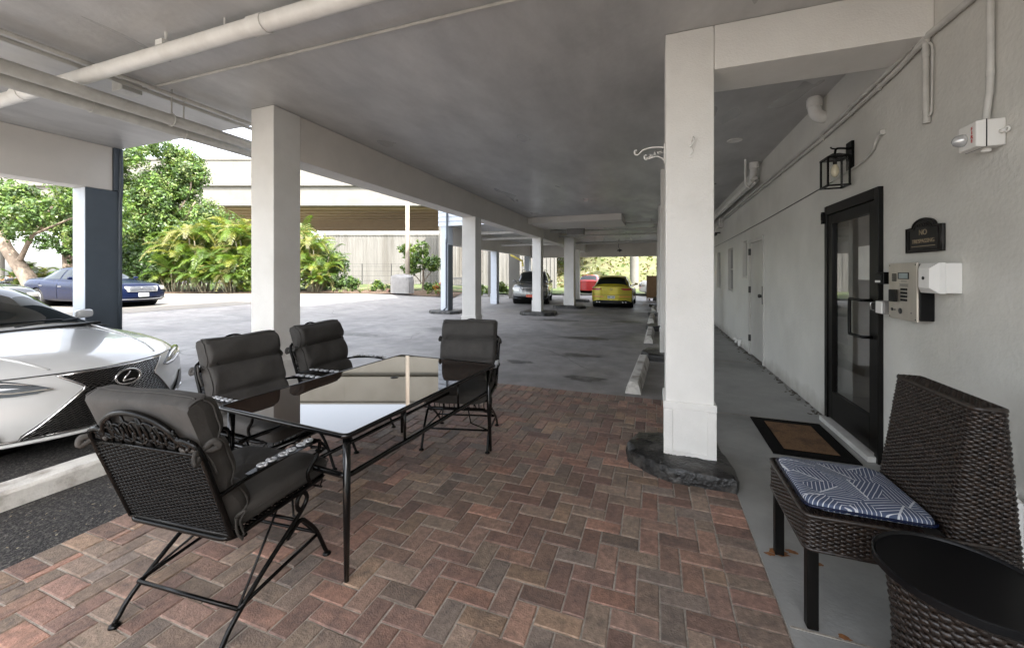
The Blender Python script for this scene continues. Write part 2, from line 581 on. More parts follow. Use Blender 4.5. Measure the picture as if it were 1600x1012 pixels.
xs = [-70, -40, -25, -19] + [-17 + .5 * i for i in range(17)] + [-6, -3, 0, 1.69]
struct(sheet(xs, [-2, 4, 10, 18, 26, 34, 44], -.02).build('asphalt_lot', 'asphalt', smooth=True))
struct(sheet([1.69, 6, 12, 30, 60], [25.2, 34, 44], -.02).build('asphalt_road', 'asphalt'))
xs2 = [-70, -40, -25, -19, -17, -16.6, -16.2, -15.8, -15.4]
struct(sheet(xs2, [-2, 4, 10, 18, 26, 34], -.012).build('concrete_apron', 'pale_concrete', smooth=True))
struct(sheet([-70, -40, -19, -17, -15, -13, -11, -9, 1.69], [-40, -20, -2], -.016).build('bounce_yard', 'pale_concrete'))  # unseen pale ground behind the camera, added to bounce light into the patio
g = MB(); g.box(.535, 1.69, -3, 24.6, -.3, 0)
struct(g.build('walkway', 'walkway_concrete'))
g = MB(); g.box(-7.3, -3.12, -1.5, 3.1, -.1, -.012)  # gravelly strip by the kerb, its dark colour carried on as shade under the car
struct(g.build('gravel_and_car_shade', 'gravelly_asphalt'))
# score joints of the walkway are thin dark grooves laid as filler strips
g = MB()
for y in (1.97, 4.75, 7.6, 10.5, 13.4):
    g.box(.545, 1.69, y - .005, y + .005, -.01, .0025)
struct(g.build('walkway_joints', 'mortar_sand'))

# cracks, tar seams and oil spots of the lot
m = MB()
def crack(x, y, a, n, w_):
    pts = []
    for k in range(n):
        pts.append((x, y)); a += rnd.uniform(-.5, .5); x += .16 * math.cos(a); y += .16 * math.sin(a)
    vs = []
    for k, (px, py) in enumerate(pts):
        q = pts[min(k + 1, n - 1)]; p_ = pts[max(k - 1, 0)]
        d = Vector((q[0] - p_[0], q[1] - p_[1])).normalized(); ww = w_ * rnd.uniform(.4, 1.2) * (1 if 0 < k < n - 1 else .1)
        vs += [(px - d.y * ww, py + d.x * ww, gz(px, py) - .0165), (px + d.y * ww, py - d.x * ww, gz(px, py) - .0165)]
    m.add(vs, [(2 * k, 2 * k + 1, 2 * k + 3, 2 * k + 2) for k in range(n - 1)])
for (x, y, a, n) in ((-3.3, 5.6, .3, 18), (-.9, 6.2, 2.2, 14), (-3.6, 7.4, 1.2, 22), (-6.2, 6.5, .4, 26), (-8.5, 9.0, 1.0, 26), (-2.6, 9.0, .1, 16), (-1.6, 12.0, 1.7, 20), (-7.2, 4.6, 2.0, 16), (-10, 6.0, .8, 24), (-5.5, 11.5, .2, 24), (-2.0, 7.0, .9, 10), (-12, 12, .4, 20)):
    crack(x, y, a, n, .011)
struct(m.build('asphalt_cracks', 'black_pad'))
m = MB()
for (cx, cy, rx, ry) in ((-1.55, 9.3, .55, .22), (-.95, 5.7, .28, .14), (-3.0, 12.6, .9, .3), (-5.2, 9.4, .7, .25), (-2.2, 6.4, .22, .12), (-1.3, 7.3, .35, .15), (-7.0, 7.9, .8, .2), (-2.9, 15.4, 1.0, .35), (-.8, 12.9, .5, .3)):
    n = 40; ph = [rnd.uniform(0, 6.28) for _ in range(3)]
    ring = []
    for k in range(n):
        a = 2 * PI * k / n; q = 1 + .18 * math.sin(3 * a + ph[0]) + .12 * math.sin(7 * a + ph[1]) + .07 * math.sin(13 * a + ph[2])
        x_, y_ = cx + rx * q * math.cos(a), cy + ry * q * math.sin(a)
        ring.append((x_, y_, gz(x_, y_) - .0175))
    m.add(ring, [tuple(range(n))])
struct(m.build('oil_stains', 'oil'))

# ---- planting bed and banks, laid out along the overpass
def bed(X0, X1, Z0, Z1, dz, name, mt, nX=40, nZ=6, amp=.0):
    m = MB()
    def F(u, v):
        X = X0 + (X1 - X0) * u; Z = Z0 + (Z1 - Z0) * v
        p = rt(X, Z)
        return (p[0], p[1], gz(p[0], p[1]) + dz + amp * math.sin(X * 1.7 + Z) * math.sin(Z * 2.1))
    m.grid(F, nX, nZ)
    return struct(m.build(name, mt, smooth=True))


bed(-42, -3.5, 23.6, 43, .03, 'planting_bed', 'mulch', amp=.03)
bed(-42, 30, 28, 43, .06, 'lawn', 'grass', amp=.05)
m = MB()
def F(u, v):
    X = 4.2 + 60 * u; Z = 41 + 26 * v
    p = rt(X, Z)
    rise = min(1, max(0, (X - 4.2) / 7.0))
    return (p[0], p[1], -.02 + 11.5 * v * (0.25 + .75 * rise) + .15 * math.sin(X * 2.3) * math.sin(Z * 1.9))
m.grid(F, 60, 30)
struct(m.build('embankment', 'dry_grass', smooth=True))

# ---- brick paving in herringbone with a soldier course round it
PX0, PX1, PY0, PY1 = -3.12, .535, -1.5, 5.0
pal = [tuple(c * 1.0 + .18 * (sum(p_) / 3) for c in p_) for p_ in [(.145, .066, .046), (.125, .058, .043), (.17, .085, .055), (.105, .055, .042), (.175, .108, .062), (.095, .068, .052),
       (.088, .073, .062), (.135, .075, .055), (.20, .088, .056), (.115, .085, .06), (.10, .048, .038), (.15, .105, .075), (.12, .088, .062), (.15, .08, .056), (.13, .072, .05), (.11, .075, .055)]]
bb = MB()
def brick(x0, x1, y0, y1):
    x0 = max(x0, PX0 + .003); x1 = min(x1, PX1 - .003); y1 = min(y1, PY1 - .003)
    if x1 - x0 < .02 or y1 - y0 < .02: return
    g_ = rnd.uniform(.0025, .0042); e = rnd.uniform(.003, .006)
    x0 += g_; x1 -= g_; y0 += g_; y1 -= g_
    z = rnd.uniform(-.0010, .0012)
    t = rnd.choice(pal); k = rnd.uniform(.74, 1.26) * 1.42
    t = tuple((c * .58 + m_ * .42) * k for c, m_ in zip(t, (.138, .098, .074)))
    tx, ty = rnd.uniform(-.0009, .0009), rnd.uniform(-.0009, .0009)
    def q(a, z0): return [(x0 + a, y0 + a, z0 - tx - ty), (x1 - a, y0 + a, z0 + tx - ty), (x1 - a, y1 - a, z0 + tx + ty), (x0 + a, y1 - a, z0 - tx + ty)]
    jit = [(rnd.uniform(-.002, .002), rnd.uniform(-.002, .002)) for _ in range(4)]
    vs = [(p[0] + jit[i % 4][0], p[1] + jit[i % 4][1], p[2]) for i, p in enumerate(q(0, -.03) + q(0, z - .004) + q(e, z))]
    bb.add(vs, [(0, 1, 5, 4), (1, 2, 6, 5), (2, 3, 7, 6), (3, 0, 4, 7), (4, 5, 9, 8), (5, 6, 10, 9), (6, 7, 11, 10), (7, 4, 8, 11), (8, 9, 10, 11)], t)
U = .1035
y = PY0
while y < PY1 - .02:
    brick(PX1 - .2, PX1, y, y + U); brick(PX0, PX0 + .2, y, y + U); y += U
x = PX0 + .2
while x < PX1 - .21:
    brick(x, x + U, PY1 - .2, PY1); x += U
# 90 degree herringbone on a lattice of half bricks, clipped to the field
FX0, FX1, FY0, FY1 = PX0 + .2, PX1 - .2, PY0, PY1 - .2
nx = int((FX1 - FX0) / U) + 2; ny = int((FY1 - FY0) / U) + 2
for i in range(-2, nx + 2):
    for j in range(-2, ny + 2):
        k = (i - j) % 4
        xa = FX1 - (i + 1) * U; ya = FY0 + j * U
        if k == 0:   # lies along x (cells i, i+1)
            x0, x1, y0, y1 = xa - U, xa + U, ya, ya + U
        elif k == 3:  # stands along y (cells j, j+1)
            x0, x1, y0, y1 = xa, xa + U, ya, ya + 2 * U
        else: continue
        x0 = max(x0, FX0); x1 = min(x1, FX1); y0 = max(y0, FY0); y1 = min(y1, FY1)
        if x1 > x0 and y1 > y0: brick(x0, x1, y0, y1)
struct(bb.build('brick_paving', 'brick', fixn=False), 'herringbone paving of worn red, tan and charcoal bricks with a soldier course edge')
g = MB(); g.box(PX0, PX1, PY0, PY1, -.2, -.0060)
struct(g.build('paving_sand', 'mortar_sand'))

# ================================================================ THE BUILDING
B = empty('apartment_building', 'grey stucco apartment building raised on columns above the patio and parking', 'building', (0, 0, 0))
CZ = 3.37
def part(mb, name, m, parent=B, **k): return mb.build(name, m, parent, **k)

c = MB()
c.box(-4.3, 1.69, -1.5, 24.9, CZ, CZ + .05)
c.box(-7.86, -4.3, -1.5, 3.52, CZ, CZ + .05)
c.box(-7.86, -4.3, 13.45, 24.9, CZ, CZ + .05)
part(c, 'ceiling', 'ceiling_paint')
u = MB()
u.box(-4.31, 16, -1.55, 24.95, CZ + .055, 15)
u.box(-7.9, -4.32, -1.55, 3.55, CZ + .055, 15)
u.box(-7.9, -4.32, 13.42, 24.95, CZ + .055, 15)
u.box(5.2, 16, -13, 24.95, -.08, CZ + .05)  # unseen building mass, put in as a shadow caster
u.box(1.95, 5.2, 5.9, 24.95, -.08, CZ + .05)
part(u, 'upper_storey', 'light_blue_paint')
# lap siding on the end of the far wing
s_ = MB()
for k in range(22):
    z = 3.36 + k * .18
    s_.add([(-7.93, 13.40, z), (-4.33, 13.40, z), (-4.33, 13.375, z), (-7.93, 13.375, z), (-7.93, 13.40, z + .178), (-4.33, 13.40, z + .178)],
           [(3, 2, 5, 4), (0, 1, 2, 3), (0, 3, 4), (1, 5, 2)])
part(s_, 'siding', 'light_blue_paint')

# wall with openings: cells of a grid, holes left out, reveals added
def wall_cells(X, ys, zs, holes, depth):
    m = MB()
    ys = sorted(set(ys + [h[0] for h in holes] + [h[1] for h in holes]))
    zs = sorted(set(zs + [h[2] for h in holes] + [h[3] for h in holes]))
    for i in range(len(ys) - 1):
        for j in range(len(zs) - 1):
            yc, zc = (ys[i] + ys[i + 1]) / 2, (zs[j] + zs[j + 1]) / 2
            if any(h[0] < yc < h[1] and h[2] < zc < h[3] for h in holes): continue
            m.add([(X, ys[i], zs[j]), (X, ys[i + 1], zs[j]), (X, ys[i + 1], zs[j + 1]), (X, ys[i], zs[j + 1])], [(0, 3, 2, 1)])
            m.add([(X + depth, ys[i], zs[j]), (X + depth, ys[i + 1], zs[j]), (X + depth, ys[i + 1], zs[j + 1]), (X + depth, ys[i], zs[j + 1])], [(0, 1, 2, 3)])
    for (a, b_, z0, z1) in holes:
        m.add([(X, a, z0), (X, b_, z0), (X, b_, z1), (X, a, z1), (X + depth, a, z0), (X + depth, b_, z0), (X + depth, b_, z1), (X + depth, a, z1)],
              [(0, 1, 5, 4), (1, 2, 6, 5), (2, 3, 7, 6), (3, 0, 4, 7)])
    return m

D1 = (3.88, 4.90, -.02, 2.19)      # glass entrance door
D2 = (7.42, 8.44, -.02, 2.13)      # painted steel door
W3 = (8.66, 9.06, 1.44, 2.15); W2 = (10.08, 10.72, 1.12, 2.10); W1 = (11.90, 12.45, 1.14, 2.09)
wl = wall_cells(1.69, [-1.5 + 1.2 * i for i in range(22)] + [24.9], [-.02, 1.0, 2.3, CZ], [D1, D2, W3, W2, W1], .2)
part(wl, 'wall', 'stucco_wall', fixn=False)
# unseen wall behind the camera, kept low so sun reaches the yard
m = MB(); m.box(1.70, 1.94, -13, -1.501, -.08, 3.36); part(m, 'rear_wall', 'stucco_wall')

# lobby behind the glass door
m = MB()
m.add([(1.9, 3.0, 0), (4.9, 3.0, 0), (4.9, 5.8, 0), (1.9, 5.8, 0), (1.9, 3.0, 2.6), (4.9, 3.0, 2.6), (4.9, 5.8, 2.6), (1.9, 5.8, 2.6)],
      [(4, 5, 6, 7), (1, 2, 6, 5), (2, 3, 7, 6), (0, 4, 5, 1)])
part(m, 'lobby_walls', 'lobby_wall', fixn=False)
m = MB(); m.box(1.9, 4.9, 3.0, 5.8, -.08, .035)
for k in range(4): m.box(3.5 + .28 * k, 4.9 - .01 * k, 3.02, 5.78, .035 + .17 * k, .035 + .17 * (k + 1))
part(m, 'lobby_floor', 'lobby_floor')

# glass door: bronze frame, glass, bottom rail, handle
dr = MB()
x0, x1 = 1.655, 1.75
dr.box(x0, x1, 3.875, 3.935, .0, 2.19); dr.box(x0, x1, 4.845, 4.905, .0, 2.19); dr.box(x0, x1, 3.935, 4.845, 2.10, 2.19)
F1 = part(dr, 'door_frame', 'bronze_frame', bevel=.003)
dd = MB()
dd.box(1.665, 1.71, 3.945, 4.03, .06, 2.092); dd.box(1.665, 1.71, 4.75, 4.836, .06, 2.092)
dd.box(1.665, 1.71, 4.03, 4.75, 2.0, 2.092); dd.box(1.665, 1.71, 4.03, 4.75, .06, .33)
D = part(dd, 'door', 'bronze_frame', bevel=.003)
m = MB(); m.add([(1.687, 4.028, .328), (1.687, 4.752, .328), (1.687, 4.752, 2.002), (1.687, 4.028, 2.002)], [(0, 1, 2, 3)]); m.build('glass_pane', 'door_glass', D)
m = MB()
m.tube(catmull([(1.665, 3.985, 1.285), (1.605, 3.985, 1.285), (1.598, 4.01, 1.285), (1.598, 4.17, 1.285), (1.598, 4.20, 1.26), (1.598, 4.20, 1.01), (1.598, 4.17, .985), (1.598, 4.01, .985), (1.605, 3.985, .985), (1.665, 3.985, .985)], 5), .0125, 10)
m.build('handle', 'black_metal', D, smooth=True)
m = MB(); m.box(1.70, 1.704, 4.08, 4.30, 1.45, 1.74)
tag(m.build('taped_notice', 'paper'), 'white paper notice taped inside the glass of the entrance door', 'notice')
NT = bpy.data.objects['taped_notice']
m = MB(); m.box(1.60, 1.69, 3.9, 4.88, .0, .045); part(m, 'door_sill', 'pipe_paint', bevel=.006)
m = MB(); m.lathe([(.018, 0), (.018, .06), (.012, .065)], (1.65, 4.93, 2.06), 10); m.box(1.64, 1.69, 4.91, 4.95, 2.02, 2.14); part(m, 'door_hinge', 'black_metal')

# steel door
m = MB()
m.box(1.672, 1.73, 7.40, 7.46, 0, 2.13); m.box(1.672, 1.73, 8.40, 8.46, 0, 2.13); m.box(1.672, 1.73, 7.46, 8.40, 2.07, 2.14)
part(m, 'door_frame', 'door_paint', bevel=.003)
m = MB(); m.box(1.70, 1.745, 7.463, 8.397, .02, 2.067); D2o = part(m, 'door', 'door_paint', bevel=.002)
m = MB(); m.lathe([(.012, -.05), (.03, -.045), (.034, -.02), (.02, 0)], (1.69, 7.60, 1.13), 14, axis='x'); m.build('handle', 'dark_steel', D2o, smooth=True)
m = MB(); m.box(1.664, 1.672, 7.425, 7.448, 1.0, 1.30); m.build('latch_guard', 'dark_steel', D2o)
for z in (.25, 1.15, 1.85):
    m = MB(); m.box(1.66, 1.70, 8.385, 8.415, z, z + .12); m.build('hinge', 'dark_steel', D2o)
# small windows
for (a, b_, z0, z1), n_ in ((W3, 0), (W2, 1), (W1, 1)):
    m = MB()
    t = .025
    m.box(1.74, 1.78, a + .002, a + t, z0 + .002, z1 - .002); m.box(1.74, 1.78, b_ - t, b_ - .002, z0 + .002, z1 - .002)
    m.box(1.74, 1.78, a + t, b_ - t, z0 + .002, z0 + t); m.box(1.74, 1.78, a + t, b_ - t, z1 - t, z1 - .002)
    if n_: m.box(1.738, 1.776, a + t, b_ - t, (z0 + z1) / 2 - .012, (z0 + z1) / 2 + .012)
    wn_ = part(m, 'window', 'door_paint')
    m = MB(); m.box(1.755, 1.765, a + t - .004, b_ - t + .004, z0 + t - .004, z1 - t + .004)
    m.build('pane', 'window_dark' if n_ else 'grey_plastic', wn_)
    m = MB(); m.box(1.675, 1.745, a - .02, b_ + .02, z0 - .03, z0 + .001); m.build('sill', 'door_paint', wn_)

# columns and beams
def column(x0, x1, y0, y1, z1, mt='stucco_column', pad=None, box=True):
    m = MB(); m.box(x0, x1, y0, y1, -.05, z1)
    o = part(m, 'column', mt, bevel=.008)
    if box:   # boxed base with a recessed panel and cap moulding
        m = MB(); t = .009
        m.box(x0 - t, x1 + t, y0 - t, y1 + t, -.03, .46)
        m.box(x0 - t - .008, x1 + t + .008, y0 - t - .008, y1 + t + .008, .46, .515)
        for (a, b_, zz0, zz1) in ((x0 - t - .006, x0 + .05, .13, .46), (x1 - .05, x1 + t + .006, .13, .46), (x0 - t - .006, x1 + t + .006, .1, .135)):
            m.box(a, b_, y0 - t - .009, y0 - t + .001, zz0 if zz0 > .12 else .06, zz1 - .002)
        m.build('base_casing', mt, o, bevel=.004)
    if pad:
        rough_pad(pad, o)
    return o

def rough_pad(poly, parent, h=.10):
    """lumpy tarred kerb poured round the foot of a column"""
    m = MB(); n = len(poly)
    cx = sum(p[0] for p in poly) / n; cy = sum(p[1] for p in poly) / n
    ring = []
    for i in range(n):
        a, b_ = poly[i], poly[(i + 1) % n]
        for k in range(6):
            ring.append((a[0] + (b_[0] - a[0]) * k / 6, a[1] + (b_[1] - a[1]) * k / 6))
    lev = [(1.0, -.05), (1.0, h * .45), (.985, h * .8), (.95, h), (.8, h * 1.07), (.5, h * 1.08), (.2, h * 1.08)]
    vs = []
    for s1, z in lev:
        for (x, y) in ring:
            j = rnd.uniform(-.006, .006) if z > 0 else 0
            vs.append((cx + (x - cx) * s1 + j, cy + (y - cy) * s1 + j, z + j * .8))
    k = len(ring)
    fs = [(l * k + i, l * k + (i + 1) % k, (l + 1) * k + (i + 1) % k, (l + 1) * k + i) for l in range(len(lev) - 1) for i in range(k)]
    fs.append(tuple((len(lev) - 1) * k + i for i in range(k)))
    m.add(vs, fs)
    return m.build('footing', 'black_pad', parent, smooth=True, angle=50)

# near right column with its inward beam
column(.085, .425, 3.28, 3.62, CZ - .002, pad=[(-.22, 3.42), (-.20, 3.27), (-.04, 3.12), (.10, 3.04), (.535, 3.03), (.56, 3.12), (.50, 3.66), (.1, 3.72), (-.14, 3.66)])
m = MB(); m.box(.427, 1.689, 3.281, 3.70, 3.035, CZ - .002); part(m, 'beam', 'stucco_column', bevel=.006)
for yc in (7.45, 11.3, 15.2, 19.2):
    column(.11, .43, yc, yc + .32, CZ - .002, pad=[(-.22, yc + .1), (-.1, yc - .2), (.45, yc - .25), (.52, yc + .5), (-.1, yc + .55)], box=True)
# row along the lot
PADL = lambda y: [(-4.45, y - .12), (-4.28, y - .28), (-3.75, y - .26), (-3.6, y - .1), (-3.62, y + .5), (-4.4, y + .55)]
column(-4.30, -3.95, 3.16, 3.51, CZ - .002, box=True)
column(-4.28, -3.93, 8.31, 8.65, 2.845, box=True)
column(-4.28, -3.95, 14.0, 14.36, 2.845, pad=[(-4.75, 13.9), (-4.5, 13.6), (-3.7, 13.6), (-3.4, 13.85), (-3.5, 14.7), (-4.6, 14.7)])
column(-3.80, -3.36, 17.3, 17.7, CZ - .25, pad=[(-4.3, 17.2), (-4.1, 16.9), (-3.1, 16.9), (-2.8, 17.2), (-3.0, 18.2), (-4.2, 18.2)])
column(-4.25, -3.9, 21.6, 21.95, 2.845, pad=[(-4.5, 21.5), (-4.3, 21.2), (-3.5, 21.2), (-3.3, 21.5), (-3.5, 22.3), (-4.4, 22.3)])
m = MB(); m.box(-4.29, -3.955, 3.514, 14.4, 2.84, CZ - .003); part(m, 'beam', 'stucco_beam', bevel=.006)
m = MB(); m.box(-4.28, -3.95, 14.41, 24.3, 2.84, CZ - .004); part(m, 'beam', 'stucco_beam')
m = MB(); m.box(-7.8, 1.68, 24.3, 24.7, 2.55, CZ - .003); part(m, 'beam', 'stucco_beam')
m = MB(); m.box(-7.83, -7.53, -1.5, 3.42, 2.732, CZ - .002); part(m, 'beam', 'stucco_beam', bevel=.006)
m = MB(); m.box(-7.83, -7.53, 13.86, 24.3, 2.65, CZ - .002); part(m, 'beam', 'stucco_beam', bevel=.006)
# corner column of the left bay: pale front, dark blue inner side
m = MB(); m.box(-7.84, -7.535, 3.12, 3.50, -.05, 2.728); C1 = part(m, 'column', 'light_blue_paint', bevel=.006)
m = MB(); m.box(-7.534, -7.520, 3.122, 3.498, -.04, 2.726); m.build('side_panel', 'blue_paint', C1)
m = MB(); m.box(-7.86, -7.50, 3.425, 3.53, 2.734, CZ - .004); m.build('head_panel', 'blue_paint', C1, bevel=.004)
m = MB(); m.tube(catmull([(-7.49, 3.50, CZ - .02), (-7.49, 3.50, 2.75), (-7.51, 3.50, 2.60), (-7.515, 3.50, 2.45)], 5) + [(-7.515, 3.50, .05)], .024, 8)
m.build('downpipe', 'blue_paint', C1, smooth=True)
# corner column of the far wing
m = MB(); m.box(-7.84, -7.52, 13.42, 13.80, -.05, 3.36); C2 = part(m, 'column', 'light_blue_paint', bevel=.006)
m = MB(); m.box(-7.519, -7.508, 13.43, 13.79, -.04, 2.64); m.build('side_panel', 'blue_paint', C2)
m = MB(); m.tube(catmull([(-7.52, 13.33, 6.5), (-7.52, 13.33, 3.0), (-7.55, 13.35, 2.85), (-7.56, 13.36, 2.7)], 5) + [(-7.56, 13.36, .2), (-7.6, 13.2, .1)], .035, 8)
m.build('downpipe', 'blue_paint', C2, smooth=True)
rough_pad([(-8.3, 13.3), (-8.0, 13.0), (-7.2, 13.0), (-6.95, 13.3), (-7.1, 14.1), (-8.2, 14.1)], C2, .09)
column(-7.84, -7.52, 18.4, 18.75, 2.648, 'light_blue_paint')
column(-7.84, -7.52, 23.9, 24.25, 2.648, 'light_blue_paint')
# dropped soffit in the ceiling
m = MB(); m.box(-3.95, -.94, 12.4, 14.3, CZ - .2, CZ - .004); part(m, 'soffit', 'stucco_beam')
# recessed ceiling light
m = MB(); m.lathe([(.10, CZ - .001), (.10, CZ - .008), (.085, CZ - .014), (.075, CZ - .006)], (1.06, 6.2, 0), 28)
L1 = m.build('recessed_light', 'white_plastic', smooth=True)
tag(L1, 'round recessed light in the grey ceiling above the walkway', 'ceiling light')

# ================================================================ PIPES
def pipe(name, pts, r, m, label, cat='pipe', group=None, couplings=(), smooth=True, n=12, round_=True, hang=None):
    e = MB()
    e.tube(catmull(pts, 5) if round_ and len(pts) > 2 else pts, r, n)
    for (p, d) in couplings:
        p = Vector(p); d = Vector(d).normalized()
        e.tube([p - d * r * 1.1, p + d * r * 1.1], r * 1.13, n)
    o = e.build(name, m, smooth=True, angle=40)
    tag(o, label, cat, group)
    if hang:
        h = MB()
        for p in hang:
            h.tube([p, (p[0], p[1], CZ)], .007, 6)
            h.tube([(p[0] + (r + .008) * math.cos(a), p[1], p[2] + (r + .008) * math.sin(a)) for a in [2 * PI * k / 14 for k in range(14)]], .006, 5, closed=True)
        h.build('hanger', m, o)
    return o

pp = pipe('drain_pipe', [(1.6, 1.99, 3.24), (-2.9, 1.93, 3.21), (-7.4, 1.85, 3.17)], .058, 'white_pvc', 'thick white drain pipe crossing under the ceiling above the table', round_=False,
     couplings=[((-2.55, 1.935, 3.212), (1, .01, 0)), ((-.2, 1.965, 3.227), (1, 0, 0)), ((-5.6, 1.88, 3.19), (1, .01, 0))])
h = MB(); h.tube([(-3.55, 1.93, 3.2), (-3.55, 1.93, CZ)], .009, 6); h.box(-3.59, -3.51, 1.88, 1.98, 3.25, 3.29)
h.tube([(-2.95, 1.97, 3.25), (-2.95, 1.97, CZ)], .007, 6); h.build('hanger', 'white_pvc', pp)
pipe('conduit', [(1.6, 2.13, 3.31), (-4.5, 2.06, 3.30)], .022, 'pipe_paint', 'slim grey conduit just behind the thick white drain pipe', 'conduit', round_=False)
pipe('conduit', [(1.6, 2.52, 3.345), (-4.75, 2.42, 3.345), (-4.83, 2.38, 3.33), (-4.86, 2.3, 3.3)], .013, 'pipe_paint', 'thinnest conduit crossing the ceiling from the square junction box', 'conduit', round_=False)
pipe('conduit', [(-4.56, -1.4, 3.31), (-4.56, 3.6, 3.30)], .02, 'pipe_paint', 'plain grey ceiling conduit beside the one with the junction box', 'conduit', 'twin ceiling conduits', round_=False)
pipe('conduit', [(-4.70, -1.4, 3.31), (-4.70, 3.6, 3.30)], .02, 'pipe_paint', 'grey conduit against the ceiling, carrying the small junction box', 'conduit', 'twin ceiling conduits', round_=False)
m = MB(); m.box(-4.95, -4.78, 2.24, 2.40, 3.27, CZ - .001)
tag(m.build('junction_box', 'pipe_paint', bevel=.005), 'small square metal junction box under the ceiling at the conduit crossing', 'junction box')
pipe('water_pipe', [(-4.60, -1.4, 3.06), (-4.60, 3.75, 3.06)], .055, 'pipe_paint', 'upper of the two thick grey pipes hung at the left bay', 'pipe', 'pair of thick hung pipes', round_=False,
     hang=[(-4.60, 2.55, 3.06)])
pipe('water_pipe', [(-4.76, -1.4, 3.01), (-4.76, 3.75, 3.01)], .055, 'pipe_paint', 'lower of the two thick grey pipes hung at the left bay', 'pipe', 'pair of thick hung pipes', round_=False,
     couplings=[((-4.76, 2.07, 3.01), (0, 1, 0))], hang=[(-4.76, 2.75, 3.01)])
# pipes in the far bays
k = 0
for (y_, z_, r_, lab) in ((13.9, 3.24, .025, 'far sprinkler pipe just behind the dropped soffit'), (15.4, 3.2, .035, 'second far ceiling pipe behind the dropped soffit'),
                     (16.9, 3.15, .04, 'third far ceiling pipe, nearer than the fan shaped hanging lamp'), (19.2, 3.0, .06, 'thickest far ceiling pipe, lowest of the set above the parked hatchback')):
    h_ = [(-3.0 + 1.45 * j + .1 * k, y_, z_) for j in range(3)]
    pipe('ceiling_pipe', [(-3.94, y_, z_), (1.6, y_ + .05, z_)], r_, 'pipe_paint', lab, 'pipe', 'far ceiling pipes', round_=False, n=8, hang=h_)
    k += 1
for (y_, z_, lab) in ((14.9, 3.2, 'nearest cross pipe in the bay beyond the second column'), (16.6, 3.12, 'middle cross pipe in the bay beyond the second column'), (19.0, 3.0, 'farthest cross pipe in the bay beyond the second column')):
    pipe('ceiling_pipe', [(-7.5, y_, z_), (-4.3, y_, z_)], .06, 'white_pvc', lab, 'pipe', 'far ceiling pipes', round_=False, n=8, hang=[(-6.5, y_, z_), (-5.2, y_, z_)])
m = MB(); m.box(-3.1, -2.5, 14.6, 15.1, 2.98, CZ - .005); m.box(-3.05, -2.55, 14.57, 14.6, 3.02, 3.3)
tag(m.build('junction_cabinet', 'grey_plastic', bevel=.01), 'dark grey box under the ceiling beside the far soffit', 'utility box')
for (x_, y_, lab) in ((-2.0, 16.9, 'small spotlight under the far pipes, left one'), (-.9, 16.9, 'small spotlight under the far pipes, right one')):
    m = MB(); m.tube([(x_, y_, 3.15), (x_, y_, 2.98)], .012, 6); m.lathe([(.02, 0), (.05, -.03), (.06, -.09), (.05, -.1)], (x_, y_, 3.0), 12)
    tag(m.build('spot_lamp', 'white_plastic', smooth=True), lab, 'lamp', 'far spot lamps')
m = MB(); m.tube([(-1.75, 21.5, CZ), (-1.78, 21.5, 2.95), (-1.72, 21.5, 2.8)], .012, 6); m.lathe([(.03, .06), (.09, .03), (.16, -.03), (.05, -.05), (.03, -.09)], (-1.72, 21.5, 2.76), 12)
tag(m.build('hanging_lamp', 'dark_steel', smooth=True), 'dark pendant lamp on a thin rod above the yellow car', 'lamp')

# conduits along the right wall
UC = pipe('conduit', [(1.665, -1.4, 3.02), (1.665, 3.0, 3.035), (1.66, 3.35, 3.06), (1.665, 3.8, 3.03), (1.665, 5.0, 2.975), (1.665, 7.5, 2.96), (1.665, 13, 2.9)], .021, 'pipe_paint',
     'upper of the paired conduits clipped along the right wall', 'conduit', 'paired wall conduits',)
pipe('conduit', [(1.663, 3.30, 3.02), (1.66, 3.42, 3.01), (1.665, 3.8, 2.975), (1.665, 5.0, 2.925), (1.665, 7.5, 2.905), (1.665, 13, 2.85)], .018, 'pipe_paint',
     'lower of the paired conduits clipped along the right wall', 'conduit', 'paired wall conduits')
pipe('cable', [(1.683, 4.75, 2.425), (1.683, 7.6, 2.365), (1.683, 12.5, 2.30), (1.683, 20, 2.25)], .006, 'dark_steel', 'thin dark cable running level along the wall above the doors', 'cable')
BC_ = pipe('conduit', [(1.675, 4.75, 2.425), (1.675, 4.25, 2.45), (1.675, 4.02, 2.50), (1.668, 3.94, 2.56), (1.665, 3.88, 2.60)], .010, 'pipe_paint', 'short bent conduit on the wall behind the black lantern', 'conduit')
m = MB(); m.box(1.655, 1.689, 3.84, 3.90, 2.585, 2.62); m.build('end_cap', 'pipe_paint', BC_, bevel=.003)
pipe('conduit', [(1.668, 3.325, 3.02), (1.668, 3.32, 2.55), (1.668, 3.315, 2.50)], .018, 'pipe_paint', 'short upright conduit hanging on the wall above the plaque', 'conduit', round_=False,
     couplings=[((1.668, 3.317, 2.50), (0, 0, 1)), ((1.668, 3.322, 2.93), (0, 0, 1))])
pipe('cable', [(1.668, 3.30, 3.0), (1.672, 3.27, 2.95), (1.675, 3.275, 2.8), (1.675, 3.28, 2.58), (1.672, 3.285, 2.53), (1.668, 3.30, 2.52)], .006, 'pipe_paint', 'grey loop of cable beside the short upright conduit', 'cable')
pipe('conduit', [(1.667, 2.80, 3.36), (1.667, 2.80, 2.95), (1.667, 2.802, 2.52), (1.667, 2.815, 2.42), (1.66, 2.82, 2.31)], .015, 'pipe_paint', 'upright conduit dropping to the white fire alarm', 'conduit',
     couplings=[((1.667, 2.802, 2.56), (0, 0, 1))])
for (y_, z_) in ((3.9, 3.0), (5.0, 2.95), (6.5, 2.94), (4.4, 2.985)):
    m = MB(); m.box(1.66, 1.689, y_ - .012, y_ + .012, z_ - .05, z_ + .05)
    m.build('clip', 'pipe_paint', UC, bevel=.003)
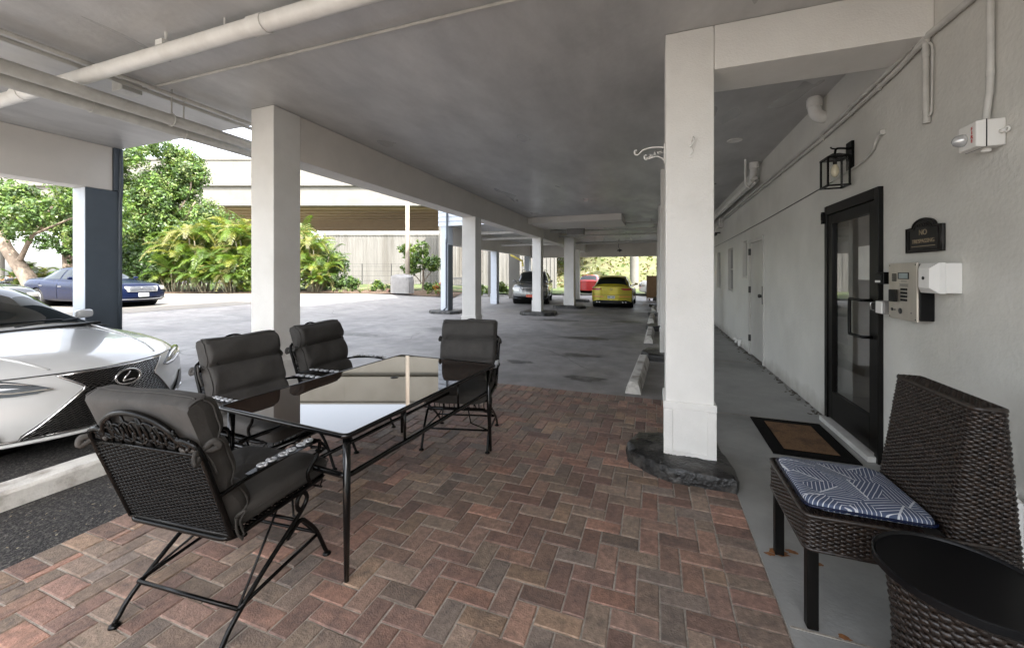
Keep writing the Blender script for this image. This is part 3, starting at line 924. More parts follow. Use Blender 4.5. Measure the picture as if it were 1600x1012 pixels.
# vent elbows
def elbow(y_, lab, s=1.0):
    m = MB()
    m.tube(catmull([(1.60, y_, CZ), (1.60, y_, CZ - .10 * s), (1.615, y_, CZ - .17 * s), (1.66, y_, CZ - .21 * s), (1.70, y_, CZ - .215 * s)], 4), .06 * s, 16)
    m.tube([(1.60, y_, CZ - .02), (1.60, y_, CZ - .10 * s)], .07 * s, 16)
    tag(m.build('vent_elbow', 'white_pvc', smooth=True, angle=40), lab, 'pipe')
elbow(5.0, 'thick white elbow pipe coming down from the ceiling into the wall')
m = MB()
m.tube(catmull([(1.58, 7.55, CZ), (1.58, 7.6, 3.25), (1.60, 7.8, 3.12), (1.61, 8.1, 3.1), (1.61, 13.0, 3.08), (1.61, 17, 3.06)], 5), .055, 14)
m.tube([(1.58, 7.55, CZ), (1.58, 7.56, 3.27)], .075, 14)
m.tube([(1.61, 10.0, 3.09), (1.61, 10.15, 3.09)], .068, 14)
tag(m.build('drain_pipe', 'white_pvc', smooth=True, angle=40), 'thick pale pipe dropping from the ceiling and running along the far wall', 'pipe')
pipe('conduit', [(1.40, 7.3, CZ), (1.40, 7.3, 3.05), (1.43, 7.4, 2.97), (1.52, 7.6, 2.96)], .016, 'white_pvc', 'slim white conduit dropping from the ceiling in front of the wall elbow', 'conduit')
pipe('water_pipe', [(1.53, 7.6, 2.96), (1.55, 8.0, 3.0), (1.55, 17, 2.98)], .026, 'pipe_paint', 'mid sized pipe under the thick pale pipe along the far wall', 'pipe')
m = MB(); m.box(1.60, 1.689, 11.4, 11.75, 2.72, 2.95); tag(m.build('junction_box', 'pipe_paint', bevel=.006), 'grey metal box on the far wall above the small camera', 'junction box')
m = MB(); m.tube([(1.689, 11.9, 2.62), (1.60, 11.9, 2.62), (1.57, 11.85, 2.58)], .018, 8); m.lathe([(.03, -.08), (.045, -.075), (.045, .06), (.03, .07)], (1.55, 11.8, 2.57), 12, axis='y')
tag(m.build('security_camera', 'dark_steel', smooth=True), 'small dark security camera on the far right wall', 'camera')
pipe('water_pipe', [(1.69, 2.69, .41), (1.655, 2.68, .41), (1.645, 2.65, .408), (1.645, 2.60, .395), (1.645, 2.595, .35), (1.645, 2.595, -.0)], .018, 'white_pvc', 'white pipe elbow low on the wall behind the wicker chair', 'pipe',
     couplings=[((1.645, 2.595, .33), (0, 0, 1)), ((1.645, 2.595, .05), (0, 0, 1))])
m = MB(); m.tube([(1.69, 9.3, .12), (1.62, 9.3, .12), (1.6, 9.3, .06)], .02, 8); m.lathe([(.03, 0), (.04, .02), (.02, .05)], (1.60, 9.3, .13), 10); m.box(1.62, 1.689, 9.1, 9.16, .03, .16)
tag(m.build('hose_tap', 'white_pvc', smooth=True), 'small white tap low on the wall past the steel door', 'tap')
# rust marks under the wicker chair legs
m = MB()
for (cx, cy, r0) in ((.63, 2.47, .055), (.70, 2.50, .035), (.63, 2.003, .03), (.74, 1.985, .028), (.80, 2.44, .03), (.585, 2.44, .03)):
    ring = [(cx + r0 * rnd.uniform(.5, 1.1) * math.cos(2 * PI * k / 14), cy + .6 * r0 * rnd.uniform(.5, 1.1) * math.sin(2 * PI * k / 14), .0035) for k in range(14)]
    m.add(ring, [tuple(range(14))])
struct(m.build('rust_marks', 'rust'))
# edge debris of the walkway
m = MB()
for _ in range(170):
    y_ = rnd.uniform(5.0, 12.5); x_ = 1.69 - abs(rnd.gauss(0, .05)) - .01; a = rnd.uniform(0, PI); l = rnd.uniform(.008, .028)
    m.box(-l, l, -l * .5, l * .5, 0, .004, M=Matrix.Translation((x_, y_, .001)) @ Matrix.Rotation(a, 4, 'Z'), tint=(.06, .045, .03))
tag(m.build('leaf_litter', 'leaf'), 'brown leaf litter blown along the foot of the wall', 'litter', kind='stuff')

# ================================================================ TABLE
TB = empty('patio_table', 'long glass topped patio table with black metal legs on the brick paving', 'table', (-1.825, 2.318, 0), R(-4))
TW, TL, TH = .50, .80, .735
m = MB(); m.box(-TW + .008, TW - .008, -TL + .008, TL - .008, TH - .014, TH - .004)
gt = m.build('glass_top', 'table_glass', TB, bevel=.002)
m = MB()
rr = .05
def rrect(w_, l_, r_, n=5):
    pts = []
    for (cx, cy, a0) in ((w_ - r_, l_ - r_, 0), (-w_ + r_, l_ - r_, 90), (-w_ + r_, -l_ + r_, 180), (w_ - r_, -l_ + r_, 270)):
        for k in range(n + 1):
            a = R(a0 + 90 * k / n); pts.append((cx + r_ * math.cos(a), cy + r_ * math.sin(a)))
    return pts
m.tube([(x, y, TH - .012) for x, y in rrect(TW, TL, .03)], .0125, 10, closed=True)
m.build('rim', 'table_metal', TB, smooth=True)
m = MB(); m.lathe([(.028, 0), (.028, .003), (.019, .0035), (.019, .001)], (0, .12, TH - .004), 20); m.build('umbrella_ring', 'black_metal', TB, smooth=True)
for sx in (-1, 1):
    for sy in (-1, 1):
        m = MB(); m.tube([(sx * (TW - .045), sy * (TL - .045), TH - .03), (sx * (TW - .04), sy * (TL - .04), .35), (sx * (TW - .03), sy * (TL - .03), .004)], [.019, .018, .012], 10)
        m.build('leg', 'table_metal', TB, smooth=True)
m = MB()
zf = .50
m.tube([(x, y, zf) for x, y in rrect(TW - .05, TL - .05, .04)], .014, 8, closed=True)
for sx in (-.16, .16):
    m.tube([(sx, -TL + .05, zf), (sx, TL - .05, zf)], .011, 8)
m.tube([(.09 * math.cos(2 * PI * k / 20), .12 + .09 * math.sin(2 * PI * k / 20), zf) for k in range(20)], .008, 6, closed=True)
for sy in (-.3, .3):
    m.tube([(TW - .06, sy, zf), (TW - .06, sy, TH - .02)], .009, 6)
    m.tube([(-TW + .06, sy, zf), (-TW + .06, sy, TH - .02)], .009, 6)
m.build('lower_frame', 'table_metal', TB, smooth=True)

# ================================================================ PATIO CHAIRS
def cushion_back(W_, H_, name, parent):
    """folded box of cloth at the top, two rolls below; local: y back, z up along the back"""
    nW, nP = 34, 72
    rolls = [(0, .17), (.17, .385), (.385, H_)]
    def thick(h):
        for a, b_ in rolls:
            if a <= h <= b_ + 1e-6:
                t = (h - a) / (b_ - a)
                return .05 + (.062 if a == rolls[-1][0] else .05) * (max(0, 1 - abs(2 * t - 1) ** 3.2)) ** .6
        return .05
    nz = [rnd.uniform(0, 6.28) for _ in range(6)]
    def F(u, v):
        # v walks the closed profile: up the front, over the top, down the back
        x = (u - .5) * W_
        edge = min(u, 1 - u) * W_
        ek = min(1, edge / .03)
        ek = math.sin(ek * PI / 2) ** .55 if ek < 1 else 1
        if v < .62:
            h = H_ * v / .62; t = thick(h)
            y = -t * (.35 + .65 * ek)
            y += .005 * math.sin(9 * x * 2 + nz[0] + h * 17) * (1 - h / H_ * .4) + .004 * math.sin(31 * x + h * 40 + nz[1]) * max(0, 1 - edge / .13)
            z = h
        elif v < .70:
            s = (v - .62) / .08
            t = thick(H_ - .001); y = -.085 + s * .097; z = H_ + .012 * math.sin(PI * s) * ek + .004 * math.sin(13 * x + nz[2])
            y *= (.4 + .6 * ek)
        else:
            s = (v - .70) / .30
            z = H_ * (1 - s)
            y = .012 + .003 * math.sin(24 * x + nz[3] + 9 * z)
        return (x * (1 - .02 * (1 - ek)), -y, z)
    m = MB(); m.grid(F, nW, nP)
    for uu in (0, 1):
        ring = [F(uu, j / nP) for j in range(nP + 1)]
        m.add(ring, [tuple(range(len(ring)))])
    o = m.build(name, 'cushion_fabric', parent, smooth=True, angle=55)
    m = MB()
    for uu in (.012, .988):
        m.tube([F(uu, j / nP) for j in range(int(nP * .72))], .0042, 5)
    q_ = [F(i / nW, .66) for i in range(nW + 1)]; m.tube([(p[0], p[1], p[2] + .003) for p in q_[1:-1]], .0032, 5)
    for hh in (.17, .385): m.tube([(p[0], p[1] + .002, p[2]) for p in [F(i / nW, .62 * hh / H_) for i in range(2, nW - 1)]], .003, 5)
    m.build('seam', 'cushion_fabric', o, smooth=True)
    return o


def puff(m, cx, cy, cz, W_, D_, T_, crown=.02, e=.25, nu=26, nv=22, droop=0.):
    nz = rnd.uniform(0, 6)
    def F(u, v):
        th = (u - .5) * 2 * PI; ph = (v - .5) * PI
        def sg(c, p): return math.copysign(abs(c) ** p, c)
        x = sg(math.cos(ph), e) * sg(math.cos(th), e); y = sg(math.cos(ph), e) * sg(math.sin(th), e); z = sg(math.sin(ph), .55)
        zz = z * T_ / 2 + (crown * (1 - x * x) * (1 - y * y) if z > 0 else 0) - droop * max(0, y) ** 4
        return (cx + x * W_ / 2, cy + y * D_ / 2, cz + zz + .0025 * math.sin(13 * x + 7 * y + nz))
    m.grid(F, nu, nv)


def patio_chair(label, loc, rz, loop=True):
    """local frame: the chair faces +y, origin on the paving below the seat"""
    e = empty('patio_chair', label, 'chair', loc, rz, 'cushioned wrought iron chairs round the glass table')
    w = .285
    yb = -.25; ytop = -.44
    # back frame
    def bk(x, h, off=0):   # point on the back plane, h 0..0.6 above the seat
        return (x, yb + (ytop - yb) * h / .6 + off, .44 + h * .95)
    m = MB()
    side = [bk(-w, 0), bk(-w - .005, .2), bk(-w - .01, .40)]
    arch = [bk(-w - .01, .40), bk(-w + .005, .445), bk(-w + .05, .463), bk(-w + .085, .462), bk(-w + .115, .505), bk(-.10, .545), bk(0, .562), bk(.10, .545), bk(w - .115, .505), bk(w - .085, .462), bk(w - .05, .463), bk(w - .005, .445), bk(w + .01, .40)]
    m.tube(catmull(side, 5) + catmull(arch, 5)[1:] + [bk(w + .005, .2), bk(w, 0)], .0115, 8)
    m.tube([bk(-w, .40), bk(w, .40)], .008, 6)
    m.tube([bk(-w, .0), bk(w, .0)], .011, 8)
    m.build('back_frame', 'black_metal', e, smooth=True)
    # scrolls in the arch
    m = MB()
    for k in range(9):
        cx = -.23 + .0575 * k; top = .45 + .10 * math.cos(cx * 5.6)
        rad = (top - .405) * .42
        pts = [bk(cx + rad * (1 - t * .55) * math.cos(t * 8 + k), .405 + (top - .405) / 2 + rad * (1 - t * .55) * math.sin(t * 8 + k)) for t in [q / 14 for q in range(15)]]
        m.tube(pts, .0055, 5)
        m.tube([bk(cx, .40), bk(cx + .03 * math.sin(k * 2.1), top)], .0055, 5)
        m.tube([bk(cx - .02, .45), bk(cx + .02, .43), bk(cx + .035, .47)], .006, 4)
    m.build('scrollwork', 'black_metal', e, smooth=True)
    m = MB()
    weave(m, lambda u, v: (Vector(bk(-w + 2 * w * u, .40 * v)), Vector((0, 1, .3)).normalized()), 24, 52, .0036, .0032, n=4, sub=2, stake_r=.0032, flat=1.0)
    m.build('back_mesh', 'black_metal', e, smooth=True)
    # seat: rim and mesh
    m = MB()
    m.tube([(x, y + .01, .43) for x, y in rrect(w, .27, .05)], .011, 8, closed=True)
    m.build('seat_frame', 'black_metal', e, smooth=True)
    m = MB()
    weave(m, lambda u, v: (Vector((-w + 2 * w * u, -.25 + .52 * v, .43)), Vector((0, 0, 1))), 18, 30, .004, .004, n=4, sub=2, stake_r=.003)
    for k in range(13):
        x = -w + .03 + (2 * w - .06) * k / 12
        m.tube([(x, .275, .43), (x, .285, .395), (x, .27, .365)], .004, 4)
    m.tube([(-w + .02, .272, .365), (w - .02, .272, .365)], .006, 5)
    m.build('seat_mesh', 'black_metal', e, smooth=True)
    for sx in (-1, 1):
        x = sx * w
        # arm
        m = MB()
        a = catmull([bk(x, .20), (x + sx * .02, -.18, .655), (x + sx * .035, .0, .665), (x + sx * .03, .16, .655), (x + sx * .02, .21, .63), (x + sx * .01, .20, .56), (x, .15, .50), (x, .17, .43)], 5)
        m.tube(a, .0095, 7)
        m.tube(catmull([(x + sx * .02, .205, .64), (x + sx * .03, .235, .60), (x + sx * .02, .21, .58), (x + sx * .015, .19, .60)], 4), .007, 6)
        am = m.build('armrest', 'black_metal', e, smooth=True)
        m = MB()   # flat cast arm plate with leaf scrolls
        m.add([(x - .012 + sx * .018, -.20, .668), (x + .034 * sx - .037, .0, .678), (x + .034 * sx - .035, .17, .668), (x + sx * .034 + .035, .17, .668), (x + .034 * sx + .037, .0, .678), (x + .012 + sx * .018, -.20, .668)], [(0, 5, 4, 1), (1, 4, 3, 2)])
        m.build('arm_plate', 'black_metal', am)
        m = MB()
        for k in range(6):
            cy = -.14 + .052 * k; cx = x + sx * .034 * (1 if k > 1 else .8)
            m.tube([(cx + .019 * (1 - t * .5) * math.cos(t * 7 + k * PI), cy + .022 * (1 - t * .5) * math.sin(t * 7 + k * PI), .680) for t in [q / 10 for q in range(11)]], .0058, 5)
        m.build('arm_scroll', 'arm_metal', am, smooth=True)
        # side frame of the base
        m = MB()
        m.tube(catmull([(x * .98, -.315, .012), (x, -.295, .03), (x, -.25, .085), (x, -.12, .185), (x, .02, .275), (x, .11, .335), (x, .145, .38), (x, .12, .42), (x, .085, .40), (x, .085, .36), (x, .11, .33)], 5), .0105, 8)
        m.lathe([(.001, 0), (.022, 0), (.020, .008), (.008, .016)], (x * .98, -.315, 0), 12)
        m.build('rear_leg', 'black_metal', e, smooth=True)
        m = MB()
        m.tube(catmull([(x, .285, .012), (x, .27, .04), (x, .21, .17), (x, .15, .25), (x, .10, .29), (x, .02, .25)], 5), .0105, 8)
        m.lathe([(.001, 0), (.022, 0), (.020, .008), (.008, .016)], (x, .285, 0), 12)
        m.build('front_leg', 'black_metal', e, smooth=True)
        m = MB()
        m.tube([(x, -.225, .125), (x, .0, .14), (x, .225, .15)], .0085, 6)
        m.build('side_bar', 'black_metal', e, smooth=True)
    m = MB()
    for (yy, zz) in ((-.225, .125), (.10, .29), (.215, .16)):
        m.tube([(-w, yy, zz), (w, yy, zz)], .0085, 6)
    for sx in (-1, 1):
        m.tube([(sx * w, -.225, .125), (sx * .15, .08, .30), (sx * .13, .18, .42)], .006, 5)
        m.tube([(sx * .10, .235, .40), (sx * .13, .22, .22), (sx * w, .21, .16)], .006, 5)
    m.build('stretcher', 'black_metal', e, smooth=True)
    # cushions
    bc = cushion_back(.56, .565, 'back_cushion', e)
    bc.location = (0, -.228, .475)
    bc.rotation_euler = (math.atan2(.19, .57) , 0, 0)
    m = MB(); puff(m, 0, .045, .485, .56, .58, .11, crown=.012, e=.22, droop=.035)
    sc_ = m.build('seat_cushion', 'cushion_fabric', e, smooth=True)
    m = MB(); m.tube([(x, y + .045, .487) for x, y in rrect(.278, .288, .05)], .004, 5, closed=True); m.build('piping', 'cushion_fabric', sc_, smooth=True)
    m = MB()   # the iron arch shows above the cushion
    m.tube(catmull([(-.10, -.03, .54), (-.06, -.03, .585), (0, -.03, .60), (.06, -.03, .585), (.10, -.03, .54)], 5), .008, 6)
    if loop: m.build('loop', 'black_metal', bc, smooth=True)
    for sx in (-1, 1):    # tie bows
        m = MB()
        bx, by, bz = sx * .285, -.02, .385
        for q in (-1, 1):
            m.tube(catmull([(bx, by, bz), (bx + sx * .016, by + q * .036, bz + .018), (bx + sx * .022, by + q * .046, bz - .014), (bx, by, bz)], 5), .0062, 5, flat=2.2)
            m.tube(catmull([(bx, by, bz), (bx + sx * .008, by + q * .012, bz - .05), (bx + sx * .003, by + q * .018, bz - .10 - .02 * q)], 5), .0042, 5, flat=1.8)
        m.tube([(sx * .20, -.035, bz + .01), (bx, by, bz)], .006, 5, flat=2)
        m.tube([(sx * .22, .085, bz + .004), (bx - sx * .008, .03, bz), (bx, by, bz)], .005, 5, flat=2)
        m.build('tie', 'cushion_fabric', bc, smooth=True)
        m = MB()
        bx, by, bz = sx * .283, .005, .03
        m.tube(catmull([(bx, by, bz), (bx + sx * .01, by - .02, bz - .05), (bx, by - .005, bz - .11)], 4), .005, 5, flat=1.8)
        m.tube(catmull([(bx, by, bz), (bx + sx * .02, by + .03, bz + .01), (bx, by + .01, bz - .03), (bx + .01 * sx, by, bz - .09)], 4), .005, 5, flat=1.8)
        m.build('tie', 'cushion_fabric', bc, smooth=True)
    return e

patio_chair('cushioned black iron chair nearest the camera, seen from behind at the near table end', (-1.91, 1.325, 0), R(5), False)
patio_chair('cushioned black iron chair on the long left side, nearer the white car', (-2.60, 2.08, 0), R(-90 - 2))
patio_chair('cushioned black iron chair on the left side of the table, in front of the column', (-2.66, 2.90, 0), R(-90 + 5))
patio_chair('cushioned black iron chair at the far end of the table facing the camera', (-1.66, 3.22, 0), R(180 + 14))

# ================================================================ WICKER CHAIR AND DRUM TABLE
WC = empty('wicker_chair', 'dark brown wicker side chair with a blue printed cushion against the wall', 'chair', (.93, 2.235, 0), 0)
# local: faces -x; seat x -.33..  y -.27...27
def closed_rect_path(x0, x1, y0, y1, r_):
    cx, cy = (x0 + x1) / 2, (y0 + y1) / 2
    return [(cx + px, cy + py) for px, py in rrect((x1 - x0) / 2, (y1 - y0) / 2, r_, 4)]
class Path:
    def __init__(s, pts):
        s.p = [Vector((a, b_)) for a, b_ in pts]; s.d = [0]
        for i in range(len(s.p)):
            s.d.append(s.d[-1] + (s.p[(i + 1) % len(s.p)] - s.p[i]).length)
    def at(s, u):
        L_ = (u % 1.0) * s.d[-1]
        for i in range(len(s.p)):
            if L_ <= s.d[i + 1]: break
        a, b_ = s.p[i], s.p[(i + 1) % len(s.p)]
        t = (L_ - s.d[i]) / max(1e-9, s.d[i + 1] - s.d[i])
        dr_ = (b_ - a).normalized()
        return a + (b_ - a) * t, Vector((dr_.y, -dr_.x))
sp_ = Path(closed_rect_path(-.33, .33, -.265, .265, .03))
def Fs(u, v):
    p, n_ = sp_.at(u)
    return Vector((p.x, p.y, .35 + .13 * v)), Vector((n_.x, n_.y, 0))
m = MB(); weave(m, Fs, 110, 15, .0055, .0038, closed=True, sub=2, n=5)
# seat top: rows running along y
weave(m, lambda u, v: (Vector((-.33 + .4 * v, -.26 + .52 * u, .485)), Vector((0, 0, 1))), 22, 34, .0055, .003, sub=2, n=4)
m.tube([(x, y, .488) for x, y in closed_rect_path(-.335, .30, -.268, .268, .03)], .010, 7, closed=True)
m.tube([(x, y, .348) for x, y in closed_rect_path(-.333, .333, -.268, .268, .03)], .008, 6, closed=True)
m.build('seat', 'wicker', WC, smooth=True)
m = MB(); m.box(-.322, .322, -.257, .257, .352, .482); m.build('seat_core', 'wicker_core', WC)
# back: a wedge, thick at the bottom
def backsec(z):
    t = (z - .45) / .55
    return .135 + .075 * t, .335 - .035 * t, .265 - .012 * t      # front x, rear x, half width
def Fb(u, v):
    z = .42 + .57 * v
    f_, r_, hw = backsec(z)
    P_ = Path(closed_rect_path(f_, r_, -hw, hw, .025))
    p, n_ = P_.at(u)
    return Vector((p.x, p.y, z)), Vector((n_.x, n_.y, 0))
cache = {}
_Fb = Fb
def Fb(u, v):
    z = .42 + .57 * v
    f_, r_, hw = backsec(z)
    k_ = round(v, 5)
    if k_ not in cache: cache[k_] = Path(closed_rect_path(f_, r_, -hw, hw, .025))
    p, n_ = cache[k_].at(u)
    return Vector((p.x, p.y, z)), Vector((n_.x, n_.y, 0))
m = MB(); weave(m, Fb, 74, 62, .0054, .0045, closed=True, sub=3, n=5)
f_, r_, hw = backsec(.99)
weave(m, lambda u, v: (Vector((f_ + (r_ - f_) * v, -hw + 2 * hw * u, .992)), Vector((0, 0, 1))), 30, 9, .0055, .004, sub=2, n=5)
m.tube([(x, y, .992) for x, y in closed_rect_path(f_, r_, -hw, hw, .02)], .010, 7, closed=True)
m.build('backrest', 'wicker', WC, smooth=True)
m = MB()
a0, a1 = backsec(.46), backsec(.985)
m.add([(a0[0] + .009, -a0[2] + .009, .43), (a0[1] - .009, -a0[2] + .009, .43), (a0[1] - .009, a0[2] - .009, .43), (a0[0] + .009, a0[2] - .009, .43),
       (a1[0] + .009, -a1[2] + .009, .984), (a1[1] - .009, -a1[2] + .009, .984), (a1[1] - .009, a1[2] - .009, .984), (a1[0] + .009, a1[2] - .009, .984)],
      [(3, 2, 1, 0), (4, 5, 6, 7), (0, 1, 5, 4), (1, 2, 6, 5), (2, 3, 7, 6), (3, 0, 4, 7)])
m.build('back_core', 'wicker_core', WC)
for (lx, ly) in ((-.30, .232), (-.30, -.232), (.30, .232), (.30, -.232)):
    m = MB(); m.box(lx - .021, lx + .021, ly - .021, ly + .021, 0, .36); m.build('leg', 'dark_wood', WC, bevel=.003)
m = MB(); puff(m, -.095, 0, .512, .44, .46, .045, crown=.012, e=.20)
m.build('cushion', 'leaf_print', WC, smooth=True)
m = MB(); m.tube([(x, y, .510) for x, y in closed_rect_path(-.315, .125, -.229, .229, .03)], .006, 6, closed=True)
m.build('cushion_piping', 'car_blue', WC, smooth=True)

DT = empty('drum_table', 'round wicker drum table with a flat black tray top at the right foreground', 'table', (.925, 1.66, 0), 0)
m = MB()
def Fd(u, v):
    a = u * 2 * PI; r_ = .175 - .02 * math.sin(PI * v)
    return Vector((r_ * math.cos(a), r_ * math.sin(a), .03 + .47 * v)), Vector((math.cos(a), math.sin(a), 0))
weave(m, Fd, 44, 38, .0068, .006, closed=True, sub=3, n=5)
for zz in (.028, .502): m.tube([(.178 * math.cos(2 * PI * k / 40), .178 * math.sin(2 * PI * k / 40), zz) for k in range(40)], .010, 7, closed=True)
m.build('drum', 'wicker', DT, smooth=True)
m = MB(); m.lathe([(.165, .0), (.165, .1), (.145, .26), (.165, .45), (.165, .51)], (0, 0, 0), 32); m.build('drum_core', 'wicker_core', DT, smooth=True)
m = MB(); m.lathe([(.02, .515), (.208, .515), (.216, .522), (.216, .542), (.212, .546), (.208, .543), (.205, .536), (.02, .536)], (0, 0, 0), 56)
m.build('tray', 'tray_black', DT, smooth=True, angle=40)

# ================================================================ DOORMAT
DM = empty('doormat', 'brown coir doormat with a wide black rubber border by the glass door', 'mat', (1.24, 4.255, 0), R(-.5))
m = MB(); m.box(-.30, .30, -.44, .44, .001, .012)
m.tube([(x, y, .011) for x, y in rrect(.292, .432, .01)], .005, 5, closed=True)
m.tube([(x, y, .013) for x, y in rrect(.20, .34, .01)], .005, 5, closed=True)
m.build('rubber_border', 'mat_rubber', DM, bevel=.002)
m = MB(); m.box(-.195, .195, -.335, .335, .0125, .0165)
m.build('coir_pile', 'mat_coir', DM)

# ================================================================ WALL FITTINGS
LN = empty('wall_lantern', 'black square glass lantern on a bracket beside the entrance door', 'lamp', (1.69, 4.40, 2.50))
m = MB(); m.box(-.022, -.001, -.055, .055, -.05, .20)
m.tube(catmull([(-.022, 0, .14), (-.07, 0, .15), (-.115, 0, .148), (-.125, 0, .10)], 5), .010, 8)
m.tube(catmull([(-.11, 0, .148), (-.145, 0, .155), (-.16, 0, .17)], 4), .007, 6)
m.build('bracket', 'black_metal', LN)
m = MB(); c0 = -.125; a = .08; b_ = .08
for sx in (-1, 1):
    for sy in (-1, 1):
        m.box(c0 + sx * a - .007, c0 + sx * a + .007, sy * b_ - .007, sy * b_ + .007, -.20, .055)
for zz in (-.205, .05):
    for sx in (-1, 1):
        m.box(c0 + sx * a - .009, c0 + sx * a + .009, -b_ - .009, b_ + .009, zz, zz + .016)
        m.box(c0 - a + .009, c0 + a - .009, sx * b_ - .009, sx * b_ + .009, zz + .001, zz + .015)
m.add([(c0 - a - .008, -b_ - .008, .067), (c0 + a + .008, -b_ - .008, .067), (c0 + a + .008, b_ + .008, .067), (c0 - a - .008, b_ + .008, .067),
       (c0 - .025, -.025, .105), (c0 + .025, -.025, .105), (c0 + .025, .025, .105), (c0 - .025, .025, .105)],
      [(0, 1, 5, 4), (1, 2, 6, 5), (2, 3, 7, 6), (3, 0, 4, 7), (4, 5, 6, 7), (3, 2, 1, 0)])
m.build('cage', 'black_metal', LN)
m = MB()
for sx in (-1, 1):
    m.add([(c0 + sx * a, -b_, -.19), (c0 + sx * a, b_, -.19), (c0 + sx * a, b_, .05), (c0 + sx * a, -b_, .05)], [(0, 1, 2, 3)])
    m.add([(c0 - a, sx * b_, -.19), (c0 + a, sx * b_, -.19), (c0 + a, sx * b_, .05), (c0 - a, sx * b_, .05)], [(0, 1, 2, 3)])
m.build('lantern_glass', 'lamp_glass', LN)
m = MB(); m.lathe([(.012, .06), (.014, .01), (.03, -.03), (.033, -.07), (.02, -.10), (.003, -.11)], (c0, 0, 0), 16)
m.build('bulb', 'bulb', LN, smooth=True)
m = MB(); m.lathe([(.016, .07), (.016, .005)], (c0, 0, 0), 12); m.build('socket', 'black_metal', LN)

def text(body, size, m_, parent, loc, rot, extr=.002, name='lettering', align='CENTER', sx=1.0, space=1.0):
    cu = bpy.data.curves.new('t', 'FONT'); cu.body = body; cu.size = size; cu.extrude = extr; cu.align_x = align; cu.align_y = 'CENTER'
    cu.space_character = space
    tmp = bpy.data.objects.new('t', cu); col.objects.link(tmp)
    dg = bpy.context.evaluated_depsgraph_get(); dg.update()
    me = bpy.data.meshes.new_from_object(tmp.evaluated_get(dg))
    bpy.data.objects.remove(tmp)
    me.name = name
    me.materials.clear(); me.materials.append(MATS[m_])
    o = bpy.data.objects.new(name, me); col.objects.link(o)
    o.parent = parent; o.location = loc; o.rotation_euler = rot; o.scale = (sx, 1, 1)
    return o
WR = (R(90), 0, R(-90))       # text facing -x, reading towards -y

PQ = empty('plaque', 'dark bronze plaque with arched top reading NO TRESPASSING on the wall', 'sign', (1.69, 3.36, 1.74))
def plq(s, dx0, dx1, mt, nm):
    hw, hb, ht = .185 * s, -.095 * s, .075 * s
    poly = [(-hw, hb), (hw, hb), (hw, ht), (hw * .62, ht)] + [(hw * .62 * math.cos(a_), ht + .055 * s * math.sin(a_)) for a_ in [PI * k / 12 for k in range(1, 12)]] + [(-hw * .62, ht), (-hw, ht)]
    m = MB(); m.prism(poly, dx0, dx1, 'yz'); return m, poly
m, po = plq(1.0, -.018, -.001, None, None)
bd = m.build('board', 'bronze_plaque', PQ, bevel=.004)
m, po = plq(.97, 0, 0, None, None)
m = MB(); m.tube([(-.019, y, z) for y, z in po], .006, 6, closed=True)
m2, po2 = plq(.80, 0, 0, None, None)
m.tube([(-.019, y, z) for y, z in po2], .0035, 5, closed=True)
for k in range(5):
    m.tube(catmull([(-.02, -.05 + .025 * k, .075), (-.022, -.045 + .025 * k, .09), (-.02, -.04 + .025 * k, .075)], 4), .004, 5)
m.build('border', 'bronze_plaque', PQ, smooth=True)
text('NO', .052, 'gold_letter', PQ, (-.0185, 0, .035), WR)
text('TRESPASSING', .038, 'gold_letter', PQ, (-.0185, 0, -.022), WR)
m = MB(); m.box(-.0205, -.018, -.12, .12, -.057, -.053); m.build('rule', 'gold_letter', PQ)

IC = empty('entry_intercom', 'stainless steel entry intercom panel with keypad on a black box', 'intercom', (1.69, 3.44, 1.38))
m = MB(); m.box(-.075, -.001, -.165, .12, -.185, .185); m.build('black_housing', 'black_plastic', IC, bevel=.004)
m = MB(); m.box(-.088, -.076, -.16, .165, -.195, .195); fp = m.build('face_plate', 'stainless', IC, bevel=.002)
X_ = -.0885
def icbox(y0, y1, z0, z1, d, mt, nm, par=None, bev=0):
    m = MB(); m.box(X_ - d, X_ + .001, y0, y1, z0, z1); return m.build(nm, mt, par or fp, bevel=bev)
# note: larger y is left in the picture
icbox(-.075, .045, .085, .13, .003, 'black_plastic', 'screen_bezel')
icbox(-.07, .03, .09, .125, .005, 'lcd', 'screen')
for r_ in range(4):
    for c_ in range(3):
        icbox(.068 + .017 * c_, .081 + .017 * c_, .07 + .014 * r_, .08 + .014 * r_, .004, 'black_plastic', 'call_button')
for r_ in range(4):
    for c_ in range(3):
        icbox(-.055 + .025 * c_, -.037 + .025 * c_, -.065 + .024 * r_, -.049 + .024 * r_, .005, 'black_plastic', 'key', bev=.001)
m = MB()
for zz, wd in ((.070, .03), (.050, .05), (.043, .045), (.036, .05), (.020, .035)): m.box(X_ - .0008, X_, -.02 - wd, -.02 + wd, zz - .0015, zz + .0015)
m.build('marking', 'dark_steel', fp)
icbox(.055, .12, -.075, .01, .022, 'black_plastic', 'card_reader', bev=.003)
m = MB(); m.tube([(X_ - .01, .125 + .009 * math.cos(k), .0 + .009 * math.sin(k)) for k in [2 * PI * q / 14 for q in range(14)]], .0028, 5, closed=True); m.build('ring', 'dark_steel', fp)
m = MB(); m.lathe([(.019, -.001), (.02, .0), (.02, .003), (.015, .004)], (X_ - .003, .02, -.135), 20, axis='x'); m.build('speaker_button', 'dark_steel', fp, smooth=True)
m = MB(); m.lathe([(.011, -.001), (.011, .003)], (X_ - .002, .12, -.13), 16, axis='x'); m.build('emblem', 'dark_steel', fp)
m = MB(); m.box(X_ - .002, X_, .075, .10, -.136, -.133); m.box(X_ - .002, X_, .075, .098, -.129, -.126); m.build('marking', 'dark_steel', fp)
